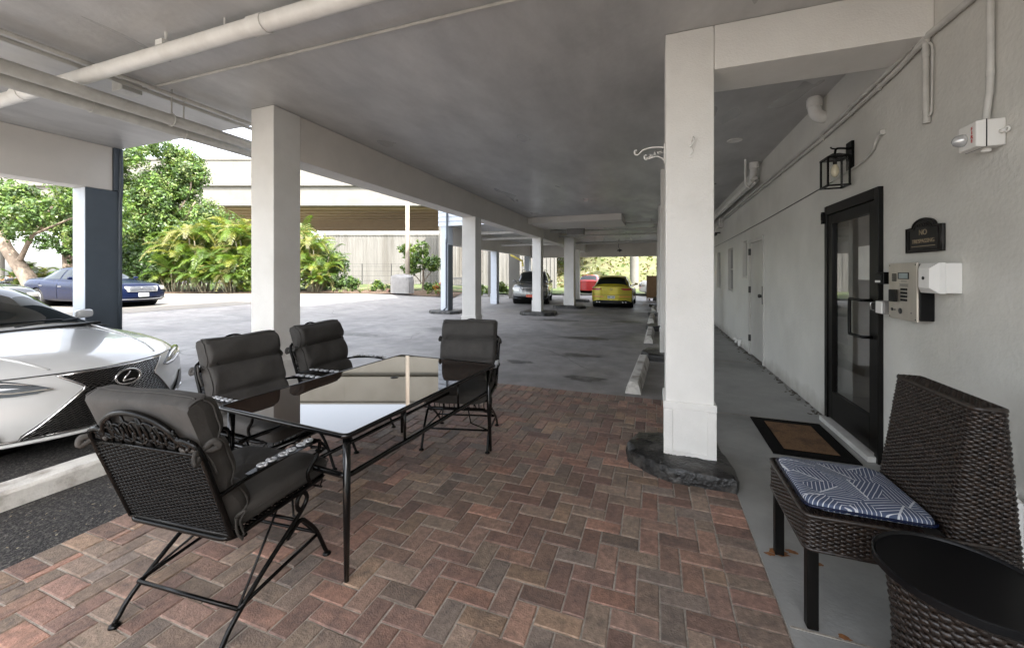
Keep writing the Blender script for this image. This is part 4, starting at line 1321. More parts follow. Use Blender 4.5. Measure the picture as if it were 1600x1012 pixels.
for (yy, zz) in ((-.145, .18), (.15, .18), (-.145, -.18), (.15, -.18), (-.10, -.14)):
    m = MB(); m.lathe([(.005, 0), (.004, .002)], (X_ - .001, yy, zz), 8, axis='x'); m.build('screw', 'dark_steel', fp)
SB = empty('sensor_box', 'white plastic box with a sloped cover and one dark dot beside the intercom', 'sensor', (1.69, 3.12, 1.475))
m = MB(); m.box(-.075, -.001, -.085, .085, -.09, .09); m.build('back_box', 'white_plastic', SB, bevel=.004)
m = MB()
def frus(x0, x1, s0, s1, z0, z1):
    return [(x0, -s0, -z0), (x0, s0, -z0), (x0, s0, z0), (x0, -s0, z0), (x1, -s1, -z1), (x1, s1, -z1), (x1, s1, z1), (x1, -s1, z1)]
m.add(frus(-.077, -.105, .086, .086, .092, .092), [(0, 1, 5, 4), (1, 2, 6, 5), (2, 3, 7, 6), (3, 0, 4, 7), (3, 2, 1, 0)])
m.add(frus(-.105, -.135, .086, .05, .092, .058), [(0, 1, 5, 4), (1, 2, 6, 5), (2, 3, 7, 6), (3, 0, 4, 7), (4, 5, 6, 7)])
m.build('cover', 'white_plastic', SB)
m = MB(); m.lathe([(.011, 0), (.010, .003)], (-.139, 0, 0), 14, axis='x'); m.build('sensor_eye', 'black_plastic', SB)
KB = empty('key_lock_box', 'black key lock box on the wall left of the intercom top', 'lock box', (1.69, 3.72, 1.47))
m = MB(); m.box(-.09, -.001, -.045, .05, -.045, .045); m.box(-.10, -.09, -.035, .045, -.03, .035); m.build('case', 'black_plastic', KB, bevel=.008)
m = MB(); m.box(-.102, -.10, -.03, .04, -.034, -.018); m.build('strip', 'white_plastic', KB)
KS = empty('key_lock_box', 'grey metal key lock box on the wall left of the intercom bottom', 'lock box', (1.69, 3.72, 1.25))
m = MB(); m.box(-.09, -.001, -.05, .045, -.05, .05); m.build('case', 'grey_plastic', KS, bevel=.008)
m = MB(); m.box(-.10, -.09, -.045, .04, -.045, .045); m.build('cover', 'white_plastic', KS, bevel=.004)
m = MB(); m.tube([(-.10, .045, -.03), (-.125, .05, -.02), (-.125, .05, .03), (-.10, .045, .035)], .006, 6); m.build('shackle', 'chrome_dark', KS, smooth=True)
# fire alarm
FA = empty('fire_alarm', 'white fire alarm strobe with red FIRE lettering high on the wall', 'fire alarm', (1.69, 2.80, 2.23))
m = MB(); m.box(-.075, -.001, -.065, .075, -.07, .07); m.build('back_box', 'white_plastic', FA, bevel=.006)
m = MB(); m.add(frus(-.078, -.115, .068, .062, .072, .066), [(0, 1, 5, 4), (1, 2, 6, 5), (2, 3, 7, 6), (3, 0, 4, 7), (3, 2, 1, 0), (4, 5, 6, 7)]); m.build('faceplate', 'white_plastic', FA, bevel=.004)
m = MB(); m.box(-.079, -.075, -.068, .076, -.071, .071); m.build('gasket', 'black_plastic', FA)
m = MB(); m.lathe([(.034, .0), (.033, -.015), (.026, -.034), (.012, -.043), (.002, -.045)], (-.117, .025, -.01), 20, axis='x'); st = m.build('strobe_lens', 'lens_clear', FA, smooth=True)
m = MB(); m.box(-.135, -.12, .015, .035, -.022, .004); m.build('flash_tube', 'white_plastic', st)
for k, ch in enumerate('FIRE'):
    text(ch, .026, 'red_letter', FA, (-.117, -.036, .032 - .021 * k), WR, .001)
m = MB(); m.tube([(-.02, -.065, .0), (-.02, -.09, 0)], .012, 8); m.tube([(-.02, -.10 + .013 * math.cos(q), .013 * math.sin(q)) for q in [2 * PI * k / 12 for k in range(12)]], .005, 5, closed=True); m.build('mount_ring', 'white_plastic', FA, smooth=True)
m = MB(); m.lathe([(.02, 0), (.02, -.012), (.012, -.016)], (-.04, 0, -.07), 12); m.build('bottom_plug', 'white_plastic', FA, smooth=True)

# plant bracket and hook on the near column
PB = MB()
px, py, pz = .083, 3.45, 2.52
PB.tube(catmull([(px, py, pz + .02), (px - .10, py, pz + .03), (px - .17, py, pz + .015), (px - .21, py, pz - .02), (px - .235, py, pz - .01), (px - .235, py, pz + .015), (px - .22, py, pz + .018)], 5), .006, 6)
PB.tube(catmull([(px, py, pz - .09), (px - .05, py, pz - .05), (px - .10, py, pz - .055), (px - .15, py, pz - .065), (px - .16, py, pz - .035), (px - .14, py, pz - .03)], 5), .005, 6)
for k in range(7):
    a = k * .9; cx = px - .03 - .022 * k; cz = pz - .02 - .006 * k
    PB.tube([(cx, py, cz), (cx + .022 * math.cos(a), py + .01 * math.sin(a * 2), cz + .024 * math.sin(a)), (cx + .01 * math.cos(a + 1.4), py, cz + .018 * math.sin(a + 1.4)), (cx, py, cz)], .005, 5)
PB.box(px - .008, px + .001, py - .012, py + .012, pz - .11, pz + .05)
tag(PB.build('plant_bracket', 'white_plastic', smooth=True, angle=40), 'white scrolled plant bracket sticking out from the side of the near column', 'bracket')
PB = MB()
hx, hy, hz = .265, 3.279, 2.46
PB.box(hx - .012, hx + .012, hy - .006, hy + .001, hz - .07, hz + .05)
PB.tube(catmull([(hx, hy - .006, hz + .05), (hx + .012, hy - .03, hz + .075), (hx + .018, hy - .05, hz + .05), (hx + .01, hy - .05, hz + .02), (hx - .005, hy - .03, hz + .01)], 5), .006, 6)
PB.tube(catmull([(hx, hy - .006, hz), (hx - .015, hy - .02, hz + .02), (hx + .01, hy - .02, hz - .02), (hx, hy - .006, hz - .05)], 4), .005, 5)
tag(PB.build('wall_hook', 'white_plastic', smooth=True, angle=40), 'small white painted hook on the front face of the near column', 'hook')

# ================================================================ KERBS AND WHEEL STOPS
m = MB()
n = 26
vs = []
for k in range(n + 1):
    y = -1.4 + 4.5 * k / n
    j = lambda s_=.004: rnd.uniform(-s_, s_)
    x0_, x1_ = -4.12, -3.90
    vs += [(x0_ - .02 + j(), y, -.03), (x0_ + .015 + j(), y, .105 + j()), (x1_ - .012 + j(), y, .11 + j()), (x1_ + .004 + j(.005), y, .09 + j()), (x1_ + .01 + j(.005), y, -.03)]
fs = [(5 * k + i, 5 * k + i + 1, 5 * k + i + 6, 5 * k + i + 5) for k in range(n) for i in range(4)] + [(0, 1, 2, 3, 4), tuple(5 * n + i for i in range(5))]
m.add(vs, fs)
tag(m.build('concrete_kerb', 'white_kerb', bevel=.004), 'long chipped white painted concrete kerb in front of the white car', 'kerb')
def wheel_stop(loc, rz, label, L_=1.9):
    m = MB(); h = .15
    sec = [(-.10, 0), (-.08, h * .55), (-.055, h), (.055, h), (.08, h * .55), (.10, 0)]
    a = [(x, -L_ / 2 + (.05 if z > .1 else 0), z) for x, z in sec]; b2 = [(x, L_ / 2 - (.05 if z > .1 else 0), z) for x, z in sec]
    m.add(a + b2, [(0, 1, 2, 3, 4, 5), (11, 10, 9, 8, 7, 6)] + [(i, i + 6, i + 7, i + 1) for i in range(5)] + [(0, 5, 11, 6)])
    o = m.build('wheel_stop', 'white_kerb', bevel=.008)
    o.location = loc; o.rotation_euler = (0, 0, rz)
    return tag(o, label, 'wheel stop', 'white wheel stops along the right columns')
wheel_stop((-.21, 6.12, -.02), R(-2.5), 'white concrete wheel stop nearest the brick paving')
wheel_stop((-.10, 10.0, -.02), R(-1), 'white concrete wheel stop, second along the row of right columns')
wheel_stop((-.08, 13.6, -.02), R(-1), 'white concrete wheel stop, third along the row of right columns')
wheel_stop((-.02, 17.2, -.02), R(0), 'white concrete wheel stop farthest along the row, near the tan board')

# ================================================================ CARS
class Car:
    """local frame: nose at x=0, body runs to x=-L, y to the car's left, z up"""
    def __init__(s, name, label, paint, loc, rz, sp, group=None):
        s.sp = sp; s.L = sp['L']
        s.root = empty(name, label, 'car', loc, rz, group)
        s.paint = paint
        s.build()

    def hw(s, d): return sinterp(d, s.sp['hw'])
    def zt(s, d): return sinterp(d, s.sp['zt'])
    def zs(s, d): return sinterp(d, s.sp['zs'])
    def zb(s, d): return sinterp(d, s.sp['zb'])
    def lean(s, z): return sinterp(z, s.sp['lean'])
    def rlean(s, z): return sinterp(z, s.sp.get('rlean', [(0, .0), (1, .0)]))

    def X(s, d, y, z):
        w = max(.1, s.hw(d)); q = min(1.2, abs(y) / w)
        fx = math.exp(-d / .75); rx = math.exp(-(s.L - d) / .6)
        return -d - s.sp['sweep'] * q ** s.sp.get('sexp', 2.3) * fx - s.lean(z) * math.exp(-d / .22) + s.sp['rsweep'] * q ** 2.4 * rx + s.rlean(z) * math.exp(-(s.L - d) / .3)

    def ring(s, d):
        w, zt, zs, zb = s.hw(d), s.zt(d), s.zs(d), s.zb(d)
        zm = zb + (zs - zb) * .5
        return [(.0, zb), (.84 * w, zb), (.95 * w, zb + .03), (.985 * w, zb + .14), (1.0 * w, zm), (.995 * w, zs - .10), (.975 * w, zs - .03), (.93 * w, zs + .015),
                (.86 * w, zs + (zt - zs) * .55), (.72 * w, zs + (zt - zs) * .82), (.45 * w, zt - .006), (.2 * w, zt + .002), (0, zt + .006)]

    def FP(s, y, z, off=0.):   # front fascia surface
        return (s.X(0, y, z) + off, y, z)
    def RP(s, y, z, off=0.):
        return (s.X(s.L, y, z) - off, y, z)

    def patch(s, poly, m, name, off=.008, rear=False, n=10, parent=None, nz=4):
        """poly: left/right bounds per z level: list of (z, y0, y1) from bottom to top"""
        mb = MB(); f = s.RP if rear else s.FP
        vs = []; rows = []
        lev = []
        for k in range(len(poly) - 1):
            for q in range(nz):
                t = q / nz
                lev.append(tuple(poly[k][i] + (poly[k + 1][i] - poly[k][i]) * t for i in range(3)))
        lev.append(poly[-1])
        R_ = len(lev)
        def add(offs):
            return [f(y0 + (y1 - y0) * i / n, z, offs) for (z, y0, y1) in lev for i in range(n + 1)]
        F_, Bk = add(off), add(-.03)
        N_ = len(F_)
        fs = [(r * (n + 1) + i, r * (n + 1) + i + 1, (r + 1) * (n + 1) + i + 1, (r + 1) * (n + 1) + i) for r in range(R_ - 1) for i in range(n)]
        b_ = [(0 * (n + 1) + i) for i in range(n)]
        for i in range(n):
            fs.append((i, i + 1, N_ + i + 1, N_ + i)); t = (R_ - 1) * (n + 1)
            fs.append((t + i, t + i + 1, N_ + t + i + 1, N_ + t + i))
        for r in range(R_ - 1):
            fs.append((r * (n + 1), (r + 1) * (n + 1), N_ + (r + 1) * (n + 1), N_ + r * (n + 1)))
            fs.append((r * (n + 1) + n, (r + 1) * (n + 1) + n, N_ + (r + 1) * (n + 1) + n, N_ + r * (n + 1) + n))
        mb.add(F_ + Bk, fs)
        return mb.build(name, m, parent or s.root, smooth=True, angle=40)

    def line(s, pts, r, m, name, off=.012, rear=False, parent=None, n=6, closed=False):
        f = s.RP if rear else s.FP
        out = []
        k = len(pts)
        for i in range(k if closed else k - 1):
            a, b_ = pts[i], pts[(i + 1) % k]
            for q in range(5):
                t = q / 5; out.append(f(a[0] + (b_[0] - a[0]) * t, a[1] + (b_[1] - a[1]) * t, off))
        if not closed: out.append(f(*pts[-1], off))
        mb = MB(); mb.tube(out, r, n, closed=closed)
        return mb.build(name, m, parent or s.root, smooth=True)

    # greenhouse surfaces
    def roof(s, d): return sinterp(d, s.sp['roof'])
    def gparts(s, d):
        sp = s.sp; zr = s.roof(d); bz = sp['belt']
        Hr = max(z for _, z in sp['roof'])
        q = min(1, max(0, (zr - bz) / (Hr - bz)))
        wb = sinterp(d, sp['gw']); wt = wb - (wb - sp['wr']) * q ** .8
        zst = bz - .05 + (zr - .085 - bz + .05) * min(1, q * 1.02)
        return zr, bz - .06, wb, wt, zst
    def side(s, d, z, off=0.):
        zr, bz, wb, wt, zst = s.gparts(d)
        q = (z - bz) / max(.001, zst - bz)
        y = wb + (wt - wb) * q + .035 * math.sin(PI * min(1, max(0, q)))
        return y + off
    def top(s, d, y):
        zr, bz, wb, wt, zst = s.gparts(d)
        q = min(1, abs(y) / wt)
        return zst + (zr - zst) * (1 - q ** 3.2) ** .6

    def build(s):
        sp = s.sp; L = s.L
        ds = sp.get('ds') or [0, .04, .12, .25, .4, .6, .8, 1.0, 1.2, 1.4, 1.7, 2.0, 2.4, 2.8, 3.2, L - 1.1, L - .85, L - .6, L - .4, L - .22, L - .1, L - .03, L]
        K = 13
        vs = []; fs = []
        full = []
        for d in ds:
            r = s.ring(d)
            pts = [(y, z) for y, z in r] + [(-y, z) for y, z in r[-2:0:-1]]
            full.append(len(pts))
            for (y, z) in pts: vs.append((s.X(d, y, z), y, z))
        n = full[0]
        for k in range(len(ds) - 1):
            for i in range(n):
                fs.append((k * n + i, k * n + (i + 1) % n, (k + 1) * n + (i + 1) % n, (k + 1) * n + i))
        # caps with rows across
        for (k, d) in ((0, 0), (len(ds) - 1, L)):
            r = s.ring(d); M_ = 8
            base = len(vs)
            idx = {}
            for i in range(1, K - 1):
                y, z = r[i]
                row = [k * n + (n - i)]
                for j in range(1, M_):
                    yy = -y + 2 * y * j / M_
                    vs.append((s.X(d, yy, z), yy, z)); row.append(len(vs) - 1)
                row.append(k * n + i)
                idx[i] = row
            idx[0] = [k * n] * (M_ + 1); idx[K - 1] = [k * n + K - 1] * (M_ + 1)
            for i in range(0, K - 1):
                for j in range(M_):
                    a, b_, c_, d_ = idx[i][j], idx[i][j + 1], idx[i + 1][j + 1], idx[i + 1][j]
                    f = []
                    for q in (a, b_, c_, d_):
                        if q not in f: f.append(q)
                    if len(f) > 2: fs.append(tuple(f))
        mb = MB(); mb.add(vs, fs)
        o = mb.build('body', s.paint, s.root, smooth=True)
        md = o.modifiers.new('s', 'SUBSURF'); md.levels = md.render_levels = sp.get('sub', 1)
        cut = []
        for wx in sp['wheels']:
            c_ = MB(); c_.lathe([(sp['wr_'] + .045, -1.2), (sp['wr_'] + .045, 1.2)], (-wx, 0, sp['wr_']), 32, axis='y')
            cc = c_.build('cut', s.paint); cc.parent = s.root
            mdb = o.modifiers.new('b', 'BOOLEAN'); mdb.object = cc; mdb.operation = 'DIFFERENCE'; mdb.solver = 'EXACT'
            cut.append(cc)
        bpy.context.view_layer.update()
        dg = bpy.context.evaluated_depsgraph_get()
        me = bpy.data.meshes.new_from_object(o.evaluated_get(dg))
        o.modifiers.clear(); o.data = me
        me.materials.clear(); me.materials.append(MATS[s.paint])
        me.polygons.foreach_set('use_smooth', [True] * len(me.polygons))
        md = o.modifiers.new('e', 'EDGE_SPLIT'); md.split_angle = R(38)
        for cc in cut: bpy.data.objects.remove(cc)
        s.body = o
        # wheel wells
        for wx in sp['wheels']:
            mb = MB()
            mb.lathe([(sp['wr_'] + .05, -s.hw(wx) + .08), (sp['wr_'] + .05, s.hw(wx) - .08)], (-wx, 0, sp['wr_'] + .005), 24, axis='y')
            mb.build('wheel_well', 'black_trim', s.root)
        # wheels
        for wx in sp['wheels']:
            for sy in (-1, 1):
                Rw = sp['wr_']; yc = sy * (s.hw(wx) - .125)
                mb = MB(); mb.lathe([(Rw * .62, -.10), (Rw * .93, -.11), (Rw, -.08), (Rw, .08), (Rw * .93, .11), (Rw * .62, .10)], (-wx, yc, Rw), 32, axis='y')
                we = mb.build('wheel', 'tyre', s.root, smooth=True, angle=40)
                mb = MB(); mb.lathe([(Rw * .1, sy * .085), (Rw * .14, sy * .09), (Rw * .15, sy * .07)], (-wx, yc, Rw), 16, axis='y')
                mb.lathe([(Rw * .60, sy * .02), (Rw * .66, sy * .10), (Rw * .63, sy * .112), (Rw * .58, sy * .08), (Rw * .57, sy * .02)], (-wx, yc, Rw), 32, axis='y')
                for k in range(10):
                    a = 2 * PI * k / 10 + .2
                    mb.tube([(-wx + math.cos(a) * Rw * .1, yc + sy * .08, Rw + math.sin(a) * Rw * .1), (-wx + math.cos(a) * Rw * .6, yc + sy * .095, Rw + math.sin(a) * Rw * .6)], Rw * .04, 5)
                mb.build('rim', sp.get('rim', 'alloy'), we, smooth=True, angle=40)
        # greenhouse hull
        g0, g1 = sp['roof'][0][0], sp['roof'][-1][0]
        ND = 36
        vs = []; fs = []
        dl = [g0 + (g1 - g0) * k / ND for k in range(ND + 1)]
        for d in dl:
            zr, bz, wb, wt, zst = s.gparts(d)
            sec = []
            for q in (0, .25, .5, .75, 1.0):
                z = bz + (zst - bz) * q; sec.append((s.side(d, z), z))
            for q in (.97, .9, .75, .5, .25, 0):
                sec.append((wt * q, s.top(d, wt * q)))
            pts = sec + [(-y, z) for y, z in sec[-2::-1]]
            for y, z in pts: vs.append((-d, y, z))
        n = 21
        for k in range(ND):
            for i in range(n - 1):
                fs.append((k * n + i, k * n + i + 1, (k + 1) * n + i + 1, (k + 1) * n + i))
        mb = MB(); mb.add(vs, fs)
        mb.build('cabin', s.paint, s.root, smooth=True, fixn=True)
        # glass
        def wsh(name, da, db, f0, f1):
            mb = MB()
            def F(u, v):
                d = da + (db - da) * v; zr, bz, wb, wt, zst = s.gparts(d)
                y = (u - .5) * 2 * wt * (f0 + (f1 - f0) * v)
                sl = (s.roof(d + .01) - s.roof(d - .01)) / .02
                nx_, nz_ = sl, 1.0; l_ = math.hypot(nx_, nz_)
                return (-d + .010 * nx_ / l_, y, s.top(d, y) + .010 * nz_ / l_)
            mb.grid(F, 16, 12)
            mb.build(name, 'car_glass', s.root, smooth=True)
        wsh('windshield', *sp['ws'])
        wsh('rear_window', *sp['rw'])
        for sy in (-1, 1):
            for (da, db) in sp['sidew']:
                mb = MB(); nn = 12
                cols = []
                for i in range(nn + 1):
                    d = da + (db - da) * i / nn
                    zr, bz, wb, wt, zst = s.gparts(d)
                    lo = sp['belt'] + .02; hi = zst - .015
                    if hi < lo + .005: hi = lo + .005
                    cols.append([(-d, sy * s.side(d, lo + (hi - lo) * j / 5, .009), lo + (hi - lo) * j / 5) for j in range(6)])
                vs = [p for c_ in cols for p in c_]
                mb.add(vs, [(i * 6 + j, (i + 1) * 6 + j, (i + 1) * 6 + j + 1, i * 6 + j + 1) for i in range(nn) for j in range(5)])
                mb.build('side_window', 'car_glass', s.root, smooth=True)
            # mirror
            md_ = sp['mirror']; mb = MB(); mz = sp['belt'] + .05; my = s.hw(md_) + .05
            def FM(u, v):
                th = u * 2 * PI; ph = (v - .5) * PI
                q = .6
                sg = lambda c: math.copysign(abs(c) ** q, c)
                return (-md_ + .05 * sg(math.cos(ph)) * sg(math.cos(th)), sy * (my + .08 * sg(math.cos(ph)) * sg(math.sin(th))), mz + .052 * sg(math.sin(ph)))
            mb.grid(FM, 16, 10, wrapu=True); mb.tube([(-md_ + .02, sy * (s.hw(md_) - .12), mz - .06), (-md_, sy * my, mz - .03)], .022, 6)
            mb.build('mirror', s.paint, s.root, smooth=True)
            # door seams and handles
            for hd in sp.get('handles', []):
                mb = MB(); y_ = s.hw(hd) * .99; mb.box(-hd - .09, -hd + .09, min(sy * y_, sy * (y_ + .02)), max(sy * y_, sy * (y_ + .02)), s.zs(hd) - .14, s.zs(hd) - .115)
                mb.build('door_handle', sp.get('trim', s.paint), s.root, bevel=.004)
            for sd_ in sp.get('seams', []):
                mb = MB()
                mb.tube([(-sd_, sy * (s.side(sd_, z) if z > s.zs(sd_) + .05 else s.hw(sd_) * f_ + .001), z) for z, f_ in ((s.zb(sd_) + .12, .985), (s.zb(sd_) + .3, 1), (s.zs(sd_) - .1, .995), (s.zs(sd_) - .03, .975))], .004, 4)
                mb.build('door_seam', 'black_trim', s.root)

sedan = dict(L=4.68, sweep=.36, rsweep=.25, belt=.99, wr=.57,
    hw=[(0, .80), (.05, .84), (.2, .875), (.5, .90), (1.0, .915), (3.6, .915), (4.4, .88), (4.62, .83), (4.68, .78)],
    zt=[(0, .735), (.05, .765), (.2, .80), (.6, .865), (1.0, .92), (1.4, .965), (1.8, .99), (3.6, 1.0), (4.1, 1.03), (4.6, 1.03), (4.68, .98)],
    zs=[(0, .63), (.1, .66), (.4, .735), (.8, .80), (1.4, .83), (3.0, .86), (4.3, .92), (4.68, .82)],
    zb=[(0, .22), (.3, .19), (4.4, .22), (4.68, .30)],
    lean=[(.2, .07), (.33, .0), (.6, .015), (.70, .05), (.78, .12)],
    wheels=(.92, 3.72), wr_=.335,
    roof=[(1.32, .975), (1.45, 1.03), (1.8, 1.22), (2.15, 1.375), (2.5, 1.425), (2.9, 1.42), (3.3, 1.35), (3.7, 1.20), (4.05, 1.045)],
    gw=[(1.3, .76), (1.8, .80), (3.3, .80), (4.05, .70)],
    ws=(1.40, 2.16, .93, .95), rw=(3.28, 3.95, .88, .85), sidew=[(1.62, 2.62), (2.70, 3.62)], mirror=1.95, handles=(2.5, 3.35), seams=(1.55, 2.66, 3.5))

# ---- white coupe in the left foreground
wc = dict(sedan); wc['sub'] = 2; wc['sweep'] = .42; wc['sexp'] = 1.75; wc['hw'] = [(0, .84), (.05, .87), (.2, .895), (.5, .915), (1.0, .92), (3.6, .92), (4.4, .88), (4.62, .83), (4.68, .78)]; wc['zt'] = [(0, .72), (.05, .752), (.2, .80), (.6, .875), (1.0, .935), (1.4, .985), (1.8, 1.0), (3.6, 1.0), (4.1, 1.03), (4.6, 1.03), (4.68, .98)]
CW = Car('parked_car', 'white sports coupe with a black mesh grille parked nose in beside the table', 'car_white', (-4.46, 2.13, -.02), R(11), wc)
def spn(z):   # half width of the spindle grille
    return interp(z, [(.235, .56), (.27, .555), (.57, .27), (.59, .275), (.70, .40)])
gr = CW.patch([(z, -spn(z), spn(z)) for z in (.235, .27, .34, .42, .5, .57, .59, .65, .70)], 'black_trim', 'grille', off=.006, n=18, nz=2)
m = MB()
rows = 25
for k in range(rows):
    z = .25 + .44 * k / (rows - 1); a = spn(z) - .012; nn = int(2 * a / .022)
    pts = []
    for i in range(nn + 1):
        y = -a + 2 * a * i / nn
        pts.append(CW.FP(y, z + (.0085 if (i + k) % 2 else -.0085), .013))
    m.tube(pts, .0042, 4, cap=False)
m.build('grille_mesh', 'chrome_dark', gr, smooth=True)
out = [(spn(z), z) for z in [.235 + .465 * k / 20 for k in range(21)]]
CW.line(out + [(-a, b_) for a, b_ in out[::-1]], .0085, 'chrome', 'grille_surround', off=.016, closed=True, parent=gr)
EM = CW.FP(0, .60, .022)
m = MB(); m.tube([(EM[0] + .004 * math.cos(2 * PI * k / 32), .095 * math.cos(2 * PI * k / 32), .60 + .066 * math.sin(2 * PI * k / 32)) for k in range(32)], .009, 8, closed=True)
m.tube([(EM[0] + .004, -.048, .571), (EM[0] + .004, .052, .571)], .009, 6)
m.tube([(EM[0] + .004, .012, .648), (EM[0] + .004, -.046, .572)], .009, 6)
emb = m.build('emblem', 'chrome', CW.root, smooth=True)
m = MB(); m.lathe([(.088, 0), (.085, .006)], (EM[0] - .008, 0, 0), 24, axis='x')
for i in range(len(m.v)):
    x_, y_, z_ = m.v[i]; m.v[i] = (x_, y_, .60 + z_ * .68)
m.build('emblem_backing', 'black_trim', emb)
for sy in (-1, 1):
    def sp2(z, a, b_): return (z, min(sy * a, sy * b_), max(sy * a, sy * b_))
    hl = CW.patch([sp2(.585, .50, .60), sp2(.61, .43, .80), sp2(.65, .50, .87), sp2(.69, .58, .88), sp2(.72, .66, .86)], 'lamp_dark', 'headlight', off=.010, n=14)
    CW.line([(sy * .43, .607), (sy * .6, .612), (sy * .82, .655)], .006, 'lamp_clear', 'light_strip', off=.018, parent=hl)
    CW.line([(sy * .52, .655), (sy * .62, .69), (sy * .78, .712)], .006, 'chrome', 'light_trim', off=.016, parent=hl)
    CW.patch([sp2(.25, .64, .80), sp2(.30, .66, .83), sp2(.40, .74, .85), sp2(.46, .79, .85)], 'black_trim', 'side_vent', off=.008)
    CW.line([(sy * .55, .235), (sy * .74, .245), (sy * .83, .30)], .010, 'chrome', 'bumper_trim', off=.012)
CW.line([(-.78, .185 + .03), (-.4, .205), (0, .20), (.4, .205), (.78, .215)], .018, 'car_white', 'front_lip', off=.015)
CW.line([(-.66, .716), (-.4, .712), (0, .709), (.4, .712), (.66, .716)], .004, 'black_trim', 'hood_seam', off=.004)
# hood creases and wiper
for sy in (-1, 1):
    m = MB()
    m.tube([(CW.X(d, sy * yy, CW.zt(d)) , sy * yy, CW.zt(d) - .001 - .006) for d, yy in ((.05, .40), (.3, .46), (.7, .53), (1.1, .58), (1.35, .61))], .009, 6)
    m.build('hood_crease', 'car_white', CW.body, smooth=True)
m = MB(); m.tube([(-1.36, -.62, 1.0), (-1.44, -.05, 1.045), (-1.45, .45, 1.035)], .008, 5); m.tube([(-1.38, .05, 1.0), (-1.47, .6, 1.03)], .008, 5)
m.build('wiper', 'black_trim', CW.root)
m = MB(); m.box(-1.40, -1.28, -.68, .68, .965, .988); m.build('cowl', 'black_trim', CW.root)

# ---- blue sedan and black sedan in the lot
def face(c, gz0, gz1, gw_, plate='plate', bars=5, hl=(.55, .84, .60, .72), barm='chrome', grm='black_trim'):
    g_ = c.patch([(gz0, -gw_ * .92, gw_ * .92), (gz1, -gw_, gw_)], grm, 'grille', off=.008)
    for k in range(bars):
        z = gz0 + (gz1 - gz0) * (k + .5) / bars
        c.line([(-gw_ * .93, z), (0, z), (gw_ * .93, z)], .009, barm, 'grille_bar', off=.016, parent=g_, n=5)
    c.line([(-gw_ * .92, gz0), (gw_ * .92, gz0), (gw_, gz1), (-gw_, gz1)], .011, barm, 'grille_surround', off=.014, closed=True, parent=g_)
    a, b_, z0, z1 = hl
    for sy in (-1, 1):
        c.patch([(z0, min(sy * (a + .03), sy * (b_ - .02)), max(sy * (a + .03), sy * (b_ - .02))), (z1, min(sy * a, sy * b_), max(sy * a, sy * b_))], 'lamp_clear', 'headlight', off=.012)
        c.patch([(.30, min(sy * .60, sy * .76), max(sy * .60, sy * .76)), (.36, min(sy * .60, sy * .78), max(sy * .60, sy * .78))], 'lamp_dark', 'fog_light', off=.010)
    c.patch([(.26, -.42, .42), (.34, -.46, .46)], 'black_trim', 'lower_intake', off=.009)
    pl = c.patch([(.38, -.155, .155), (.51, -.155, .155)], plate, 'licence_plate', off=.02)
    return g_

bs = dict(sedan); bs.update(L=4.95, sweep=.22, zt=[(0, .78), (.05, .82), (.2, .86), (.6, .90), (1.0, .94), (1.4, .98), (1.8, 1.0), (3.6, 1.02), (4.1, 1.06), (4.85, 1.06), (4.95, 1.0)],
          zs=[(0, .68), (.1, .72), (.4, .78), (.8, .83), (1.4, .86), (3.0, .88), (4.5, .94), (4.95, .86)], wheels=(.95, 3.85),
          hw=[(0, .82), (.05, .86), (.2, .89), (.5, .915), (1.0, .925), (3.8, .925), (4.6, .90), (4.9, .85), (4.95, .80)],
          roof=[(1.35, .985), (1.5, 1.04), (1.85, 1.24), (2.2, 1.40), (2.6, 1.455), (3.1, 1.45), (3.5, 1.38), (3.9, 1.21), (4.2, 1.07)],
          gw=[(1.3, .78), (1.8, .82), (3.5, .82), (4.2, .72)], ws=(1.42, 2.2, .93, .95), rw=(3.5, 4.1, .88, .85), sidew=[(1.65, 2.72), (2.80, 3.80)], trim='chrome', handles=(2.6, 3.6), seams=(1.6, 2.76, 3.7))
CB = Car('parked_car', 'dark blue sedan with a wide chrome bar grille parked beyond the blue corner column', 'car_blue', (-17.35, 8.75, .31), R(6), bs, 'cars parked along the left edge of the lot')
g_ = face(CB, .56, .74, .50, bars=5, hl=(.62, .87, .62, .76), grm='chrome_dark')
for i, ch in enumerate((-.09, -.055, -.02, .02, .055, .09)):
    CB.patch([(.42, ch - .012, ch + .012), (.47, ch - .012, ch + .012)], 'plate_ink', 'plate_character', off=.024, n=2, nz=1)
em = CB.FP(0, .68, .03); m = MB()
m.tube([(em[0], y_, z_) for y_, z_ in ((0, .63), (.07, .66), (.085, .70), (.04, .715), (0, .725), (-.04, .715), (-.085, .70), (-.07, .66))], .008, 5, closed=True)
m.tube([(em[0], -.05, .69), (em[0], 0, .66), (em[0], .05, .69)], .007, 5); m.build('emblem', 'chrome', CB.root, smooth=True)
CB.line([(-.84, .30), (0, .285), (.84, .30)], .014, 'chrome', 'bumper_trim', off=.012)
CK = Car('parked_car', 'black sedan at the left edge of the lot, half hidden behind the white coupe', 'car_black', (-15.3, 4.75, .30), R(4), dict(bs), 'cars parked along the left edge of the lot')
face(CK, .50, .70, .42, bars=4, barm='chrome_dark')

